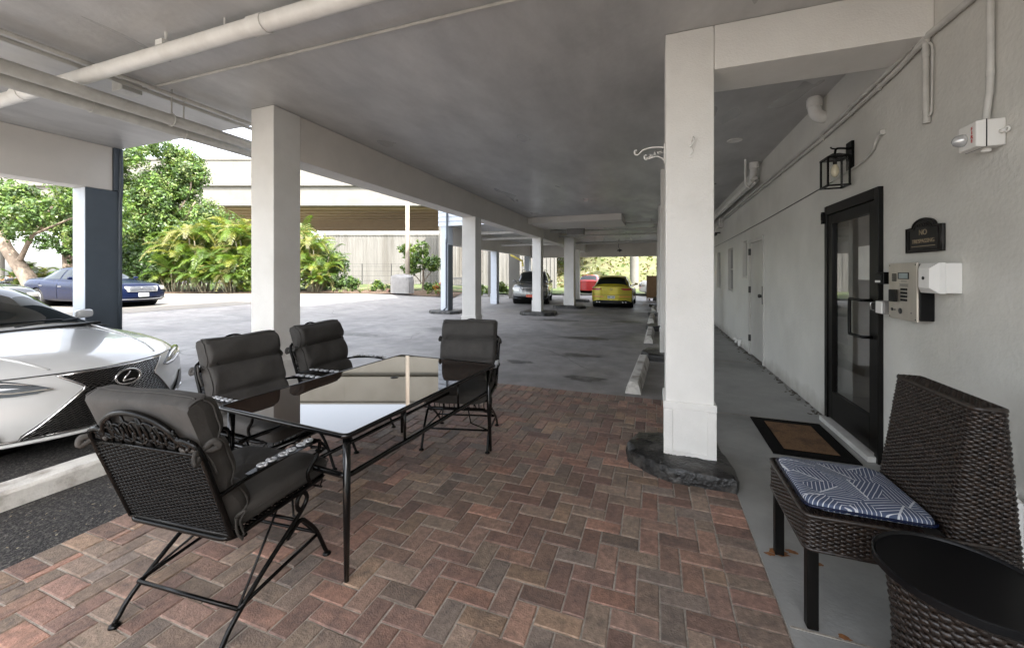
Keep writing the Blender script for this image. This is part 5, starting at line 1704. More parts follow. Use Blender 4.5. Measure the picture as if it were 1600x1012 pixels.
# ---- grey sport utility vehicle
suv = dict(sedan); suv.update(L=4.55, sweep=.26, belt=1.10, wr=.66, wr_=.36,
    hw=[(0, .80), (.05, .86), (.2, .90), (.5, .925), (1.0, .93), (3.8, .93), (4.3, .91), (4.5, .87), (4.55, .83)],
    zt=[(0, .92), (.05, .97), (.2, 1.01), (.6, 1.06), (1.0, 1.09), (1.4, 1.11), (4.2, 1.13), (4.5, 1.13), (4.55, 1.1)],
    zs=[(0, .80), (.1, .85), (.4, .92), (.8, .96), (1.4, 1.0), (3.0, 1.02), (4.3, 1.05), (4.55, 1.0)],
    zb=[(0, .28), (.3, .25), (4.3, .28), (4.55, .35)], lean=[(.25, .08), (.4, .0), (.7, .02), (.95, .12)],
    wheels=(.90, 3.55), roof=[(1.1, 1.10), (1.3, 1.20), (1.6, 1.42), (1.95, 1.62), (2.4, 1.69), (3.2, 1.69), (4.0, 1.64), (4.35, 1.45), (4.5, 1.15)],
    gw=[(1.1, .82), (1.8, .84), (4.0, .84), (4.5, .80)], ws=(1.2, 1.93, .93, .95), rw=(4.08, 4.44, .9, .9), sidew=[(1.5, 2.35), (2.45, 3.3), (3.4, 4.0)], mirror=1.65, handles=(2.2, 3.15), seams=(1.4, 2.4, 3.35))
CS = Car('sport_utility', 'grey sport utility vehicle with tan headlights facing the camera behind the third column', 'car_silver', (-5.75, 18.3, -.02), R(-79), suv)
face(CS, .66, .84, .42, plate='plate_red', bars=4, hl=(.48, .88, .68, .86))
CS.patch([(.30, -.80, .80), (.42, -.82, .82)], 'black_trim', 'bumper_cladding', off=.004)
m = MB()
for sy in (-1, 1):
    m.tube([(-2.0, sy * .60, 1.66), (-2.2, sy * .60, 1.74), (-3.6, sy * .60, 1.74), (-3.9, sy * .60, 1.66)], .018, 6)
m.build('roof_rails', 'chrome_dark', CS.root, smooth=True)

# ---- yellow hatchback seen from behind
hb = dict(sedan); hb.update(L=4.28, sweep=.3, rsweep=.16, belt=.98, wr=.60, wr_=.33,
    hw=[(0, .78), (.05, .84), (.2, .87), (.5, .89), (1.0, .90), (3.4, .905), (4.0, .90), (4.2, .875), (4.28, .85)],
    zt=[(0, .72), (.05, .76), (.2, .80), (.6, .87), (1.0, .93), (1.4, .98), (3.8, 1.0), (4.2, 1.0), (4.28, .97)],
    zs=[(0, .63), (.1, .66), (.4, .74), (.8, .80), (1.4, .85), (3.0, .89), (4.0, .93), (4.28, .90)],
    zb=[(0, .2), (.3, .18), (4.1, .2), (4.28, .24)],
    wheels=(.86, 3.48), roof=[(1.2, .97), (1.4, 1.07), (1.75, 1.28), (2.1, 1.41), (2.5, 1.46), (3.2, 1.455), (3.65, 1.41), (3.9, 1.32), (4.12, 1.12), (4.2, 1.0)],
    gw=[(1.1, .76), (1.8, .80), (3.6, .80), (4.2, .78)], ws=(1.3, 2.1, .93, .95), rw=(3.80, 4.15, .90, .92), sidew=[(1.5, 2.4), (2.48, 3.2), (3.3, 3.7)], mirror=1.75, handles=(2.3, 3.1), seams=(1.45, 2.44))
CY = Car('parked_car', 'mustard yellow hatchback seen from behind under the far ceiling', 'car_yellow', (-1.78, 22.0, -.02), R(90), hb)
for sy in (-1, 1):
    def q2(z, a, b_): return (z, min(sy * a, sy * b_), max(sy * a, sy * b_))
    CY.patch([q2(.80, .55, .84), q2(.84, .42, .86), q2(.89, .44, .85)], 'lamp_red', 'tail_light', off=.012, rear=True)
    CY.patch([q2(.50, .34, .80), q2(.545, .34, .82)], 'amber', 'reflector', off=.010, rear=True)
    for q in (.50, .62):
        p = CY.RP(sy * q, .27, .0); m = MB(); m.lathe([(.038, -.06), (.045, -.02), (.035, .0)], (p[0], p[1], p[2]), 14, axis='x'); m.build('exhaust_tip', 'chrome', CY.root, smooth=True)
CY.patch([(.215, -.80, .80), (.30, -.84, .84), (.36, -.62, .62)], 'black_trim', 'diffuser', off=.008, rear=True)
pl = CY.patch([(.44, -.16, .16), (.56, -.16, .16)], 'plate', 'licence_plate', off=.014, rear=True)
for ch in (-.11, -.07, .07, .11):
    CY.patch([(.475, ch - .012, ch + .012), (.525, ch - .012, ch + .012)], 'plate_ink', 'plate_character', off=.018, rear=True, n=2, nz=1, parent=pl)
e_ = CY.RP(0, .84, .012); m = MB(); m.tube([(e_[0], .055 * math.cos(q), .84 + .055 * math.sin(q)) for q in [2 * PI * k / 18 for k in range(18)]], .006, 5, closed=True)
m.tube([(e_[0], -.035, .875), (e_[0], -.012, .80), (e_[0], 0, .84), (e_[0], .012, .80), (e_[0], .035, .875)], .005, 5)
m.build('emblem', 'black_trim', CY.root)
m = MB(); m.box(-3.96, -3.72, -.56, .56, 1.395, 1.42); m.build('roof_spoiler', 'car_yellow', CY.root, bevel=.008)
CY.line([(-.84, .62), (0, .60), (.84, .62)], .006, 'black_trim', 'bumper_seam', off=.0, rear=True)

# ---- far cars beyond the building
CR = Car('parked_car', 'small red car glimpsed between the far columns', 'car_red', (-4.55, 34.0, 0.0), R(88), hb)
for sy in (-1, 1):
    CR.patch([(.78, min(sy * .5, sy * .8), max(sy * .5, sy * .8)), (.88, min(sy * .5, sy * .8), max(sy * .5, sy * .8))], 'lamp_red', 'tail_light', off=.012, rear=True)
CC = Car('parked_car', 'cream coloured off road car beyond the tan board', 'car_cream', (-1.0, 28.6, 0.0), R(190), suv)
CC.patch([(.62, -.42, .42), (.84, -.42, .42)], 'black_trim', 'grille', off=.01)
for sy in (-1, 1):
    CC.patch([(.64, min(sy * .50, sy * .78), max(sy * .50, sy * .78)), (.82, min(sy * .50, sy * .78), max(sy * .50, sy * .78))], 'lamp_clear', 'headlight', off=.012)

# ================================================================ OVERPASS AND WALLS
OV = empty('highway_overpass', 'long pale concrete highway overpass with brown shaded girders crossing behind the trees', 'overpass', (0, 0, 0))
def rbox(m, X0, X1, Z0, Z1, z0, z1, tint=None):
    a, b_, c_, d_ = rt(X0, Z0), rt(X1, Z0), rt(X1, Z1), rt(X0, Z1)
    vs = [(p[0], p[1], z) for z in (z0, z1) for p in (a, b_, c_, d_)]
    m.add(vs, [(3, 2, 1, 0), (4, 5, 6, 7), (0, 1, 5, 4), (1, 2, 6, 5), (2, 3, 7, 6), (3, 0, 4, 7)], tint)
m = MB(); rbox(m, -95, 12, 42.5, 69, 10.45, 11.0); m.build('deck', 'overpass_shade_brown', OV)
m = MB(); rbox(m, -95, 12, 42.0, 42.5, 11.0, 13.75); rbox(m, -95, 12, 41.85, 42.5, 10.95, 11.2); rbox(m, -95, 12, 41.9, 42.55, 13.72, 13.9)
for X in range(-90, 12, 6): rbox(m, X, X + .05, 41.98, 42.0, 11.2, 13.7)
m.build('parapet', 'overpass_concrete', OV)
m = MB(); rbox(m, -95, 12, 42.15, 42.5, 9.0, 10.94); rbox(m, -95, 12, 42.0, 42.8, 8.85, 9.15)
m.build('edge_girder', 'overpass_concrete', OV)
for k in range(11):
    Z = 44.6 + 2.3 * k
    m = MB(); rbox(m, -95, 12, Z - .12, Z + .12, 9.2, 10.44); rbox(m, -95, 12, Z - .35, Z + .35, 8.9, 9.2)
    m.build('girder', 'overpass_shade_brown', OV)
for X in (-85, -62):
    m = MB()
    for Z in (47, 55, 63):
        p = rt(X, Z); m.lathe([(.65, -.1), (.65, 8.2)], p, 20)
    rbox(m, X - .9, X + .9, 44, 66, 8.0, 8.88)
    m.build('pier', 'overpass_concrete', OV)

RW = empty('retaining_wall', 'tall white streaked concrete retaining wall behind the hedge', 'wall', (0, 0, 0))
m = MB(); rbox(m, -21, -7.6, 43.4, 43.9, -.2, 5.75); rbox(m, -21.1, -7.5, 43.3, 43.95, 5.75, 6.0); m.build('panel', 'retaining_concrete', RW)
m = MB()
for k in range(42):
    X = -20.6 + k * .31; rbox(m, X, X + .10, 43.34, 43.4, -.2, 5.74)
m.build('rib', 'retaining_concrete', RW)
RW2 = empty('retaining_wall', 'white ribbed concrete wall seen between the far columns left of the grassy bank', 'wall', (0, 0, 0))
m = MB(); rbox(m, -7.2, 4.4, 38.5, 39, -.2, 11.5); m.build('panel', 'retaining_concrete', RW2)
m = MB()
for k in range(30):
    X = -7.1 + k * .39; rbox(m, X, X + .16, 38.40, 38.5, -.2, 11.4)
m.build('rib', 'retaining_concrete', RW2)
for (X, Z, w_, lab) in ((-1.25, 26.0, .33, 'white square concrete pier beyond the second column, left of two'), (.14, 24.5, .34, 'white square concrete pier beyond the second column, right of two')):
    m = MB(); rbox(m, X - w_, X + w_, Z - w_, Z + w_, -.1, 9); tag(m.build('concrete_pier', 'overpass_concrete', bevel=.02), lab, 'pier', 'white concrete piers')
m = MB(); p = rt(12.5, 40); m.lathe([(.43, -.1), (.43, 9)], p, 28)
tag(m.build('round_pillar', 'overpass_concrete', smooth=True, angle=40), 'tall round concrete pillar in front of the grassy bank', 'pillar')
m = MB(); p0 = rt(-.1, 23.5, 2.65); p1 = rt(.62, 23.5, 2.28); p2 = rt(.66, 23.5, 1.95)
m.tube([p0, p1, p2], .06, 6); tag(m.build('barrier_arm', 'yellow_paint'), 'yellow bent metal arm beside the right white pier', 'barrier arm')
# low wall and kerb of the bank
m = MB(); rbox(m, 3.5, 20, 27.5, 27.8, -.05, .12)
tag(m.build('lot_kerb', 'overpass_concrete'), 'low concrete kerb along the foot of the grassy bank', 'kerb')

# utility pole, covered grill, bench, fence, street lamp, tan board
p = rt(-6.95, 26, .2)
UP = empty('utility_pole', 'bare wooden utility pole rising behind the covered grill', 'pole', p)
m = MB(); m.tube([(0, 0, 0), (0, 0, 5.5), (.02, 0, 11)], [.15, .14, .11], 14); m.build('pole', 'pole_wood', UP, smooth=True)
m = MB(); m.box(-1.1, 1.1, -.06, .06, 10.2, 10.32); m.build('crossarm', 'pole_wood', UP)
GC = rt(-6.72, 23.9, .33)
m = MB()
def FG(u, v):
    a = u * 2 * PI; q = v
    sq = (abs(math.cos(a)) ** 8 + abs(math.sin(a)) ** 8) ** (-1 / 8)
    r_ = 1.0 + .05 * math.sin(a * 11 + 1) * (1 - q) - .12 * (1 - (1 - q) ** .3 if q > .6 else 0)
    hx, hy = .70, .36
    if q > .8: r_ *= (1 - (q - .8) / .2 * .999)
    z = 1.02 * min(1, q / .8) + (.10 * math.sin(PI * min(1, (q - .8) / .2) / 2) if q > .8 else 0) + .05 * math.sin(a * 2) * min(1, q)
    return (GC[0] + hx * sq * r_ * math.cos(a) * .93, GC[1] + hy * sq * r_ * math.sin(a), GC[2] + z)
m.grid(FG, 60, 22, wrapu=True)
tag(m.build('covered_grill', 'grill_cover', smooth=True), 'barbecue grill under a grey cloth cover at the edge of the planting', 'grill')
bp = rt(-3.45, 25.3, .33)
BN = empty('garden_bench', 'dark grey garden bench standing in the planting beyond the far wing column', 'bench', bp, YAW)
m = MB()
for k in range(4): m.box(-.6, .6, -.2 + .1 * k, -.12 + .1 * k, .42, .45)
m.build('seat', 'bench_grey', BN)
m = MB()
m.box(-.6, .6, .22, .25, .85, .93)
for k in range(9): m.box(-.58 + .14 * k, -.54 + .14 * k, .225, .245, .45, .85)
m.build('backrest', 'bench_grey', BN)
for sx in (-.58, .54):
    for sy in (-.2, .2):
        m = MB(); m.box(sx, sx + .05, sy - .02, sy + .03, 0, .42 if sy < 0 else .9); m.build('leg', 'bench_grey', BN)
    m = MB(); m.box(sx, sx + .05, -.2, .2, .62, .66); m.build('armrest', 'bench_grey', BN)
FC = empty('wire_fence', 'thin wire fence on dark posts in front of the retaining wall', 'fence', (0, 0, 0))
for X in (-19, -15.9, -12.8, -9.7, -6.6, -3.5):
    m = MB(); p = rt(X, 41.5, .3); m.tube([p, (p[0], p[1], 2.6)], .05, 6); m.build('post', 'dark_steel', FC)
m = MB()
for z in (.8, 1.3, 1.8, 2.3, 2.55): m.tube([rt(-19, 41.5, z), rt(-3.5, 41.5, z)], .012, 4)
m.build('wires', 'dark_steel', FC)
p = rt(-38.5, 43, 13.8)
m = MB(); m.tube(catmull([rt(-32.2, 43, 13.8), rt(-32.3, 43, 15.2), rt(-33.2, 43, 16.0), rt(-34.6, 43, 16.9)], 4), .09, 8); m.tube([rt(-34.5, 43, 16.85), rt(-35.5, 43, 17.2)], .2, 8, flat=.4)
tag(m.build('street_lamp', 'chrome_dark', smooth=True), 'curved street lamp standing on the overpass parapet', 'street lamp')
tb = rt(8.2, 22.3, -.02)
TBD = MB(); TBD.box(-.48, .30, -.03, .03, .14, 1.42); TBD.box(-.5, -.44, -.05, .05, .0, 1.45); TBD.box(.26, .32, -.05, .05, .0, 1.45)
for sx in (-.35, .2): TBD.lathe([(.06, -.03), (.06, .03)], (sx, 0, .06), 12, axis='y')
tag(TBD.build('tan_board', 'cardboard', loc=tb), 'tan upright board on small castors standing at the far right of the parking', 'board')
m = MB(); m.lathe([(.09, 0), (.12, .02), (.10, .16), (.03, .22)], rt(8.0, 21.9, 0), 12); tag(m.build('cloth_bundle', 'overpass_concrete', smooth=True), 'small pale bundle lying at the foot of the tan board', 'bundle')

# ================================================================ FOLIAGE
def leaves_mesh(name, centres, normals, sizes, tints, m, parent=None, aspect=2.0, quad=True):
    n = len(centres)
    C = np.asarray(centres, float); Nn = np.asarray(normals, float)
    Nn /= np.linalg.norm(Nn, axis=1, keepdims=True) + 1e-9
    A = nr.normal(size=(n, 3)); A -= (A * Nn).sum(1, keepdims=True) * Nn; A /= np.linalg.norm(A, axis=1, keepdims=True)
    Bv = np.cross(Nn, A)
    S = np.asarray(sizes, float)[:, None]
    v = np.stack([C - A * S, C - A * S * .1 + Bv * S / aspect, C + A * S, C - A * S * .1 - Bv * S / aspect], 1).reshape(-1, 3)
    me = bpy.data.meshes.new(name)
    me.vertices.add(4 * n); me.vertices.foreach_set('co', v.ravel())
    me.loops.add(4 * n); me.loops.foreach_set('vertex_index', np.arange(4 * n))
    me.polygons.add(n); me.polygons.foreach_set('loop_start', np.arange(0, 4 * n, 4)); me.polygons.foreach_set('loop_total', np.full(n, 4))
    me.update(); me.validate()
    ca = me.color_attributes.new('tint', 'FLOAT_COLOR', 'CORNER')
    T = np.concatenate([np.asarray(tints, float), np.ones((n, 1))], 1)
    ca.data.foreach_set('color', np.repeat(T, 4, 0).ravel())
    me.materials.append(MATS[m])
    o = bpy.data.objects.new(name, me); col.objects.link(o)
    if parent: o.parent = parent
    return o


GREENS = np.array([(.060, .115, .022), (.085, .15, .028), (.045, .085, .020), (.11, .17, .035), (.13, .165, .055), (.038, .070, .022)]) * 1.0
YEL = np.array([(.11, .18, .022), (.16, .22, .03), (.08, .145, .022), (.20, .22, .045), (.06, .11, .02), (.24, .24, .09), (.09, .16, .025)]) * .8
DKG = np.array([(.035, .075, .018), (.05, .095, .022), (.028, .055, .016), (.07, .12, .028)])


def crown(name, blobs, nleaf, size, pal_, parent, shell=.75, m='leaf', asp=1.9):
    """leaf clumps: blobs of (x,y,z,r); leaves grouped in small twig clusters in each blob"""
    Cc, Nn, Ss, Tt = [], [], [], []
    vol = np.array([b_[3] ** 2 for b_ in blobs]); vol = vol / vol.sum()
    for b_, q in zip(blobs, vol):
        k = max(6, int(nleaf * q)); ncl = max(4, k // 14)
        d = nr.normal(size=(ncl, 3)); d /= np.linalg.norm(d, axis=1, keepdims=True)
        rad = b_[3] * (shell + (1 - shell) * nr.rand(ncl, 1)) * nr.uniform(.75, 1.12, (ncl, 1))
        cl = np.array(b_[:3]) + d * rad * np.array([1, 1, .8])
        ct = pal_[nr.randint(len(pal_), size=ncl)] * nr.uniform(.7, 1.3, (ncl, 1))
        idx = nr.randint(ncl, size=k)
        off = nr.normal(size=(k, 3)) * b_[3] * .13
        Cc.append(cl[idx] + off)
        Nn.append(d[idx] * .7 + nr.normal(size=(k, 3)) * .6 + np.array([0, 0, .5]))
        Ss.append(size * nr.uniform(.6, 1.35, k))
        Tt.append(ct[idx] * nr.uniform(.8, 1.25, (k, 1)))
    return leaves_mesh(name, np.vstack(Cc), np.vstack(Nn), np.concatenate(Ss), np.vstack(Tt), m, parent, asp)


def tree(name, label, X, Z, H, blobs, nleaf, size, pal_, trunk, limbs, group=None, bark='bark'):
    p = rt(X, Z); p = (p[0], p[1], gz(p[0], p[1]))
    e = empty(name, label, 'tree', p, YAW, group)
    m = MB(); m.tube(catmull(trunk[0], 5), list(np.linspace(trunk[1], trunk[2], len(catmull(trunk[0], 5)))), 10)
    m.build('trunk', bark, e, smooth=True)
    for l in limbs:
        c_ = catmull(l[0], 4)
        m = MB(); m.tube(c_, list(np.linspace(l[1], l[1] * .35, len(c_))), 7); m.build('limb', bark, e, smooth=True)
    if len(blobs):
        crown('crown', blobs, nleaf, size, pal_, e)
    return e


def blob_cloud(cx, cz, hx, hz, n, r0, r1, depth=3.0, yc=0.):
    out = []
    while len(out) < n:
        x, z, y = rnd.uniform(-1, 1), rnd.uniform(-1, 1), rnd.uniform(-1, 1)
        if x * x + z * z + y * y > 1: continue
        out.append((cx + x * hx, yc + y * depth, cz + z * hz, rnd.uniform(r0, r1)))
    return out

# big tree at the left of the near column (local x along the picture, y away, z up)
tree('broadleaf_tree', 'large dense broadleaf tree between the blue corner column and the overpass', -25.2, 28.5, 11,
     blob_cloud(-.9, 8.4, 3.1, 2.5, 34, .75, 1.25, 2.4) + blob_cloud(.1, 5.4, 3.7, 2.2, 32, .7, 1.2, 2.0) + blob_cloud(-1.2, 2.8, 3.0, 1.9, 20, .7, 1.1, 1.6), 80000, .095, GREENS,
     ([(0, 0, -.2), (.1, 0, 1.6), (-.2, .1, 3.2), (0, 0, 5.5), (.3, 0, 8)], .38, .12),
     [([(-.1, 0, 2.2), (-1.3, -.3, 4.0), (-2.2, -.4, 6.0)], .16), ([(0, 0, 3.0), (1.4, -.4, 4.6), (2.6, -.6, 6.3)], .15), ([(0, 0, 4.2), (-.9, .5, 6.6), (-1.2, .6, 8.8)], .12), ([(.1, 0, 4.8), (1.2, .5, 7.0), (1.5, .5, 9.4)], .10)])
tree('broadleaf_tree', 'spreading tree over the black sedan at the left edge with a leaning pale trunk', -27.5, 22.5, 8,
     blob_cloud(.6, 4.9, 3.6, 1.6, 26, .6, 1.05, 2.4) + blob_cloud(3.0, 3.6, 1.4, 1.0, 8, .4, .8, 1.4) + blob_cloud(-3.5, 4.9, 2.5, 1.4, 8, .7, 1.2, 2.0), 32000, .09, GREENS,
     ([(.2, 0, -.2), (-.35, 0, .9), (-1.05, .0, 1.9), (-1.7, 0, 2.9), (-2.0, 0, 4.4)], .42, .20),
     [([(-.9, 0, 1.8), (.3, -.3, 3.4), (1.4, -.3, 5.0)], .14), ([(-1.6, 0, 2.8), (-2.6, .3, 4.2), (-3.5, .2, 5.4)], .14), ([(.3, -.3, 3.4), (2.0, 0, 4.3), (3.2, 0, 4.7)], .08)])
tree('broadleaf_tree', 'upright dark trunked tree standing behind the blue sedan', -31.3, 27.5, 8,
     blob_cloud(.0, 4.3, 2.0, 1.7, 16, .5, .9, 1.6) + blob_cloud(1.3, 2.6, 1.2, .7, 8, .4, .7, 1.0), 12000, .09, DKG,
     ([(0, 0, -.2), (.1, 0, 1.5), (-.05, 0, 3.0), (.1, 0, 5.0)], .36, .16),
     [([(0, 0, 1.8), (.8, -.2, 2.5), (1.5, -.2, 3.0)], .11), ([(0, 0, 2.3), (-.8, .1, 3.2), (-1.4, .1, 4.0)], .11)])
tree('broadleaf_tree', 'loose leafy small tree behind the utility pole and the covered grill', -6.3, 27.6, 4,
     blob_cloud(.2, 2.3, 1.9, 1.2, 18, .35, .65, 1.1), 5500, .085, np.vstack([GREENS, YEL[:3]]),
     ([(0, 0, -.1), (.05, 0, .9), (0, 0, 2.0)], .10, .05),
     [([(0, 0, .5), (-.7, 0, 1.3), (-1.4, 0, 2.2)], .04), ([(0, 0, .6), (.7, .1, 1.5), (1.5, .1, 2.4)], .04), ([(0, 0, 1.2), (.2, .1, 2.2), (.4, .1, 3.2)], .035)])

# ---- palms
def frond(m, base, az, L_, rise, droop, nl=26, ll=.42, tint=(.1, .15, .03)):
    b0 = Vector(base); hd = Vector((math.cos(az), math.sin(az), 0))
    pts = []
    N_ = 14
    for i in range(N_ + 1):
        t = i / N_
        pts.append(b0 + hd * (L_ * (t - .12 * t * t)) + Vector((0, 0, rise * t - droop * t ** 2.2)))
    m.tube(pts, [.014 * (1 - .8 * i / N_) + .002 for i in range(N_ + 1)], 4, cap=False, tint=(tint[0] * 1.5, tint[1] * 1.2, tint[2]))
    sd_ = Vector((-hd.y, hd.x, 0))
    for k in range(nl):
        t = .14 + .86 * k / (nl - 1)
        f_ = t * N_; i = min(N_ - 1, int(f_)); p = pts[i].lerp(pts[i + 1], f_ - i)
        tg = (pts[i + 1] - pts[i]).normalized()
        l_ = ll * math.sin(PI * (.18 + .74 * t)) * rnd.uniform(.85, 1.1)
        for s_ in (-1, 1):
            dirv = (sd_ * s_ * .8 + tg * .65 + Vector((0, 0, rnd.uniform(.0, .35)))).normalized()
            tip = p + dirv * l_ + Vector((0, 0, -.30 * l_))
            mid = p + dirv * l_ * .5 + Vector((0, 0, .0))
            wv = tg * (.017 + .008 * rnd.random())
            c_ = rnd.uniform(.75, 1.3)
            tt = (tint[0] * c_, tint[1] * c_, tint[2] * c_)
            m.add([p - wv * .6, p + wv * .6, mid + wv, tip, mid - wv], [(0, 1, 2, 4), (4, 2, 3)], tt)


def palm_clump(name, label, X, Z, nst, H, group, fr=9, ll=.42, L_=1.7, pal_=YEL, spread=.7, dz=0):
    p = rt(X, Z); p = (p[0], p[1], gz(p[0], p[1]))
    e = empty(name, label, 'palm', p, rnd.uniform(0, 6), group)
    stems = MB(); fm = MB()
    if nst > 3:      # dead brown fronds hanging low
        for q in range(6):
            az = rnd.uniform(0, 6.28); frond(fm, (.5 * spread * math.cos(az), .5 * spread * math.sin(az), H * .22), az, L_ * .8, H * .30, H * .30, ll=ll * .9, tint=(.07, .10, .03))
    for s_ in range(nst):
        a = rnd.uniform(0, 6.28); r_ = spread * math.sqrt(rnd.random()); h = H * rnd.uniform(.25, .72)
        b0 = (r_ * .6 * math.cos(a), r_ * .6 * math.sin(a), -.05); t0 = (r_ * math.cos(a) * 1.4, r_ * math.sin(a) * 1.4, h)
        stems.tube(catmull([b0, ((b0[0] + t0[0]) / 2, (b0[1] + t0[1]) / 2, h * .55), t0], 3), .035, 6)
        for q in range(fr):
            az = rnd.uniform(0, 6.28)
            c_ = pal_[rnd.randrange(len(pal_))]; k = rnd.uniform(.7, 1.25)
            frond(fm, t0, az, L_ * rnd.uniform(.7, 1.1), H * rnd.uniform(.22, .50), H * rnd.uniform(.15, .5), ll=ll, tint=tuple(float(v) * k for v in c_))
    stems.build('stems', 'palm_bark', e, smooth=True)
    fm.build('fronds', 'palm_leaf', e, fixn=False)
    return e

pc = palm_clump('areca_palm', 'tall bright areca palm clump just right of the blue sedan', -20.6, 25.6, 13, 5.2, 'areca palms along the lot', fr=10, L_=1.9, ll=.46, spread=.9)
copy_tree(pc, loc=(*rt(-18.6, 26.4)[:2], .33), rz=2.1, scale=1.12, label='tallest areca palm clump, in the middle of the row left of the near column')
copy_tree(pc, loc=(*rt(-16.9, 25.4)[:2], .33), rz=4.0, scale=.98, label='areca palm clump close to the left edge of the near column')
copy_tree(pc, loc=(*rt(-15.2, 26.2)[:2], .33), rz=.8, scale=1.05, label='areca palm clump behind the near column')
copy_tree(pc, loc=(*rt(-12.9, 25.6)[:2], .33), rz=5.2, scale=.82, label='areca palm clump just right of the near column')
pc2 = palm_clump('areca_palm', 'low wide areca palm clump at the front of the bed by the blue sedan', -19.2, 24.7, 11, 2.9, 'areca palms along the lot', L_=1.3, ll=.36)
copy_tree(pc2, loc=(*rt(-17.5, 24.5)[:2], .33), rz=3.0, scale=1.0, label='low pale areca palm clump at the front of the bed, left of the near column')
copy_tree(pc2, loc=(*rt(-21.6, 25.0)[:2], .33), rz=1.2, scale=1.05, label='low areca palm clump right behind the bonnet of the blue sedan')
copy_tree(pc2, loc=(*rt(-12.4, 24.6)[:2], .33), rz=5.0, scale=.75, label='low drooping areca palm clump right of the near column')
copy_tree(pc2, loc=(*rt(-29.4, 24.0)[:2], .33), rz=.3, scale=.7, label='small palm clump between the tree trunks behind the blue sedan')

def shrub(name, label, X, Z, W_, H_, n, size, pal_, group=None, cat='shrub', m='leaf'):
    p = rt(X, Z); p = (p[0], p[1], gz(p[0], p[1]))
    e = empty(name, label, cat, p, YAW, group)
    bl = [(rnd.uniform(-W_, W_), rnd.uniform(-.4, .4) * min(W_, .8), rnd.uniform(.3, .8) * H_, rnd.uniform(.3, .45) * H_) for _ in range(max(4, int(W_ * 6)))]
    crown('foliage', bl, n, size, pal_, e, shell=.55)
    for k in range(4):
        s_ = MB(); x = rnd.uniform(-W_, W_) * .7; s_.tube([(x, 0, -.05), (x + rnd.uniform(-.1, .1), 0, H_ * .7)], .012, 4)
        s_.build('stem', 'bark', e)
    return e
GH = np.array([(.10, .16, .03), (.13, .20, .035), (.07, .12, .025), (.17, .22, .05)])
shrub('broadleaf_shrub', 'dark shrub thicket filling the gaps behind the areca palms', -18.2, 28.2, 4.4, 4.6, 20000, .12, np.vstack([DKG, GREENS]))
shrub('broadleaf_shrub', 'dark shrub mass behind the drooping palm right of the near column', -13.2, 27.5, 1.0, 2.6, 3500, .10, DKG)
shrub('broadleaf_shrub', 'tall mixed shrub thicket behind the blue sedan bonnet under the large tree', -23.6, 26.0, 2.2, 3.4, 12000, .10, DKG)
shrub('broadleaf_shrub', 'pale speckled leafy shrub at the left edge of the near column', -16.1, 24.9, .9, 2.6, 2600, .10, np.vstack([GH, YEL]))
shrub('broadleaf_shrub', 'round dark green shrub right of the drooping palm', -10.9, 25.4, .7, 1.25, 1500, .085, DKG)
for i, (X, W_, lab) in enumerate(((-9.6, .75, 'low green hedge bush in front of the retaining wall, first from the palm'), (-8.35, .7, 'low green hedge bush in front of the retaining wall, beside the covered grill'), (-4.9, .6, 'low green bush just right of the covered grill'))):
    shrub('hedge_bush', lab, X, 25.6, W_, .85, 1300, .06, np.vstack([DKG, GH]), 'low hedge bushes in the bed')
shrub('broadleaf_shrub', 'bush with yellow and orange leaves left of the garden bench', -4.55, 24.9, .35, 1.0, 500, .08, np.array([(.35, .22, .04), (.4, .12, .04), (.16, .2, .04)]))
shrub('flowering_plant', 'low pink flowered ground plants left of the covered grill', -8.1, 24.3, .9, .35, 900, .045, np.array([(.30, .16, .17), (.35, .25, .22), (.12, .16, .05), (.18, .2, .08)]), cat='plant')
shrub('flowering_plant', 'low pale succulent plants along the bed edge right of the palm', -10.1, 24.2, .9, .32, 800, .05, np.array([(.22, .26, .10), (.3, .32, .18), (.14, .18, .07)]), cat='plant')
shrub('flowering_plant', 'low red and green plants right of the covered grill', -4.8, 24.1, .7, .40, 800, .05, np.array([(.32, .14, .08), (.16, .2, .06), (.22, .24, .1)]), cat='plant')
shrub('hedge_bush', 'bright green grassy bush between the two white piers', -.55, 27.0, .9, 1.0, 1500, .07, np.vstack([GH, YEL[:2]]), 'low hedge bushes in the bed')
shrub('hedge_bush', 'green bush left of the white piers in the far bed', -2.15, 26.6, .7, .7, 900, .07, np.vstack([GH, YEL[:2]]), 'low hedge bushes in the bed')
shrub('hedge_bush', 'dark clipped hedge along the foot of the grassy bank left of the round pillar', 9.7, 38.5, 1.8, 1.0, 2600, .09, DKG, 'low hedge bushes in the bed')
shrub('hedge_bush', 'dark clipped hedge along the foot of the grassy bank right of the round pillar', 15.0, 38.5, 1.7, 1.0, 2600, .09, DKG, 'low hedge bushes in the bed')
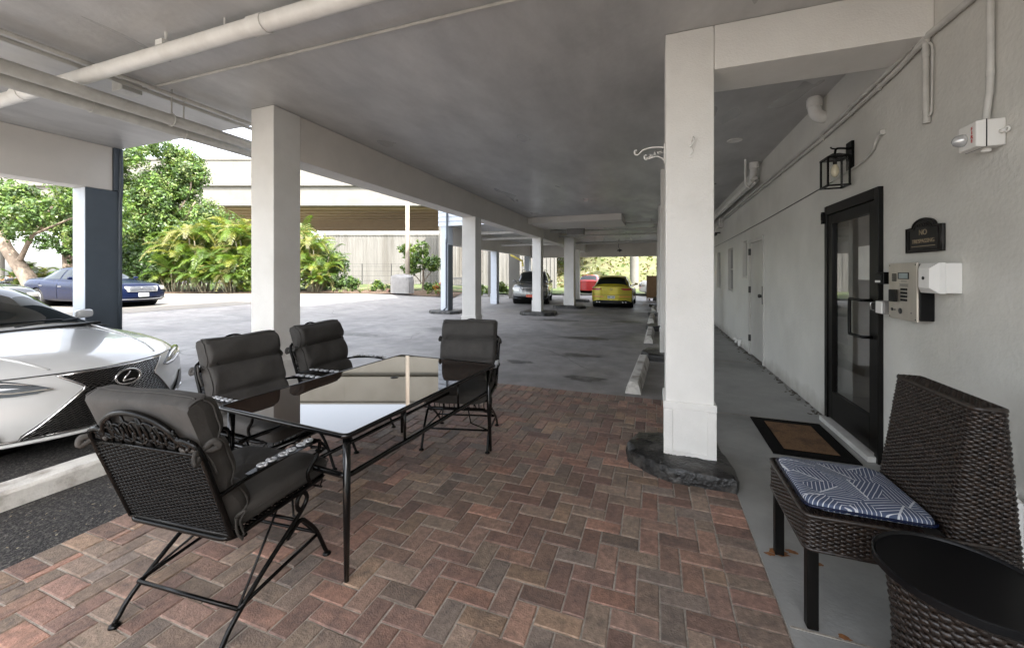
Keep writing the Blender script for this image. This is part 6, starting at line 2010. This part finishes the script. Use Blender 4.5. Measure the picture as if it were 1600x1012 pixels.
shrub('broadleaf_shrub', 'flowering orange plant between the tree trunks at the far left', -30.6, 24.2, .5, 1.6, 900, .09, np.array([(.30, .15, .06), (.08, .13, .03), (.12, .16, .04)]))
shrub('hedge_bush', 'low hedge running behind the blue sedan', -30.5, 29.5, 3.5, 1.5, 4500, .10, np.vstack([DKG, GH]), 'low hedge bushes in the bed')
bt = palm_clump('young_palm', 'thin young palm with a few fronds left of the white piers', -2.5, 26.2, 1, 2.4, None, fr=7, ll=.22, L_=.7, pal_=DKG, spread=.1)

# clumps of weeds on the bank
n = 5200
Cc, Nn, Ss, Tt = [], [], [], []
for k in range(n):
    X = 4.2 + 60 * rnd.random() ** 1.5; v = rnd.random(); Z = 41 + 26 * v; p = rt(X, Z)
    rise = min(1, max(0, (X - 4.2) / 7.0))
    cxy = rnd.gauss(0, .1)
    Cc.append((p[0], p[1], -.02 + 11.5 * v * (.25 + .75 * rise) + .15 * math.sin(X * 2.3) * math.sin(Z * 1.9) + .08)); Nn.append((rnd.gauss(0, 1), rnd.gauss(0, 1), .6)); Ss.append(rnd.uniform(.12, .36))
    Tt.append(rnd.choice([(.07, .11, .025), (.10, .13, .03), (.16, .135, .07), (.12, .125, .04), (.20, .17, .10), (.13, .115, .06)]))
tag(leaves_mesh('bank_weeds', Cc, Nn, Ss, Tt, 'leaf'), 'patchy green and straw coloured weeds covering the grassy bank', 'weeds', kind='stuff')
# leaves and crumbs fallen on the paving, fine grit on the strip
Cc, Nn, Ss, Tt = [], [], [], []
for k in range(420):
    Cc.append((rnd.uniform(-4.1, -3.12), rnd.uniform(-.5, 3.2), .001 - .006)); Nn.append((rnd.gauss(0, .2), rnd.gauss(0, .2), 1)); Ss.append(rnd.uniform(.004, .012)); Tt.append(rnd.choice([(.2, .16, .12), (.12, .09, .06), (.28, .25, .2)]))
tag(leaves_mesh('strip_grit', Cc, Nn, Ss, Tt, 'leaf'), 'fine grit and leaf crumbs on the dark strip beside the kerb', 'grit', kind='stuff')
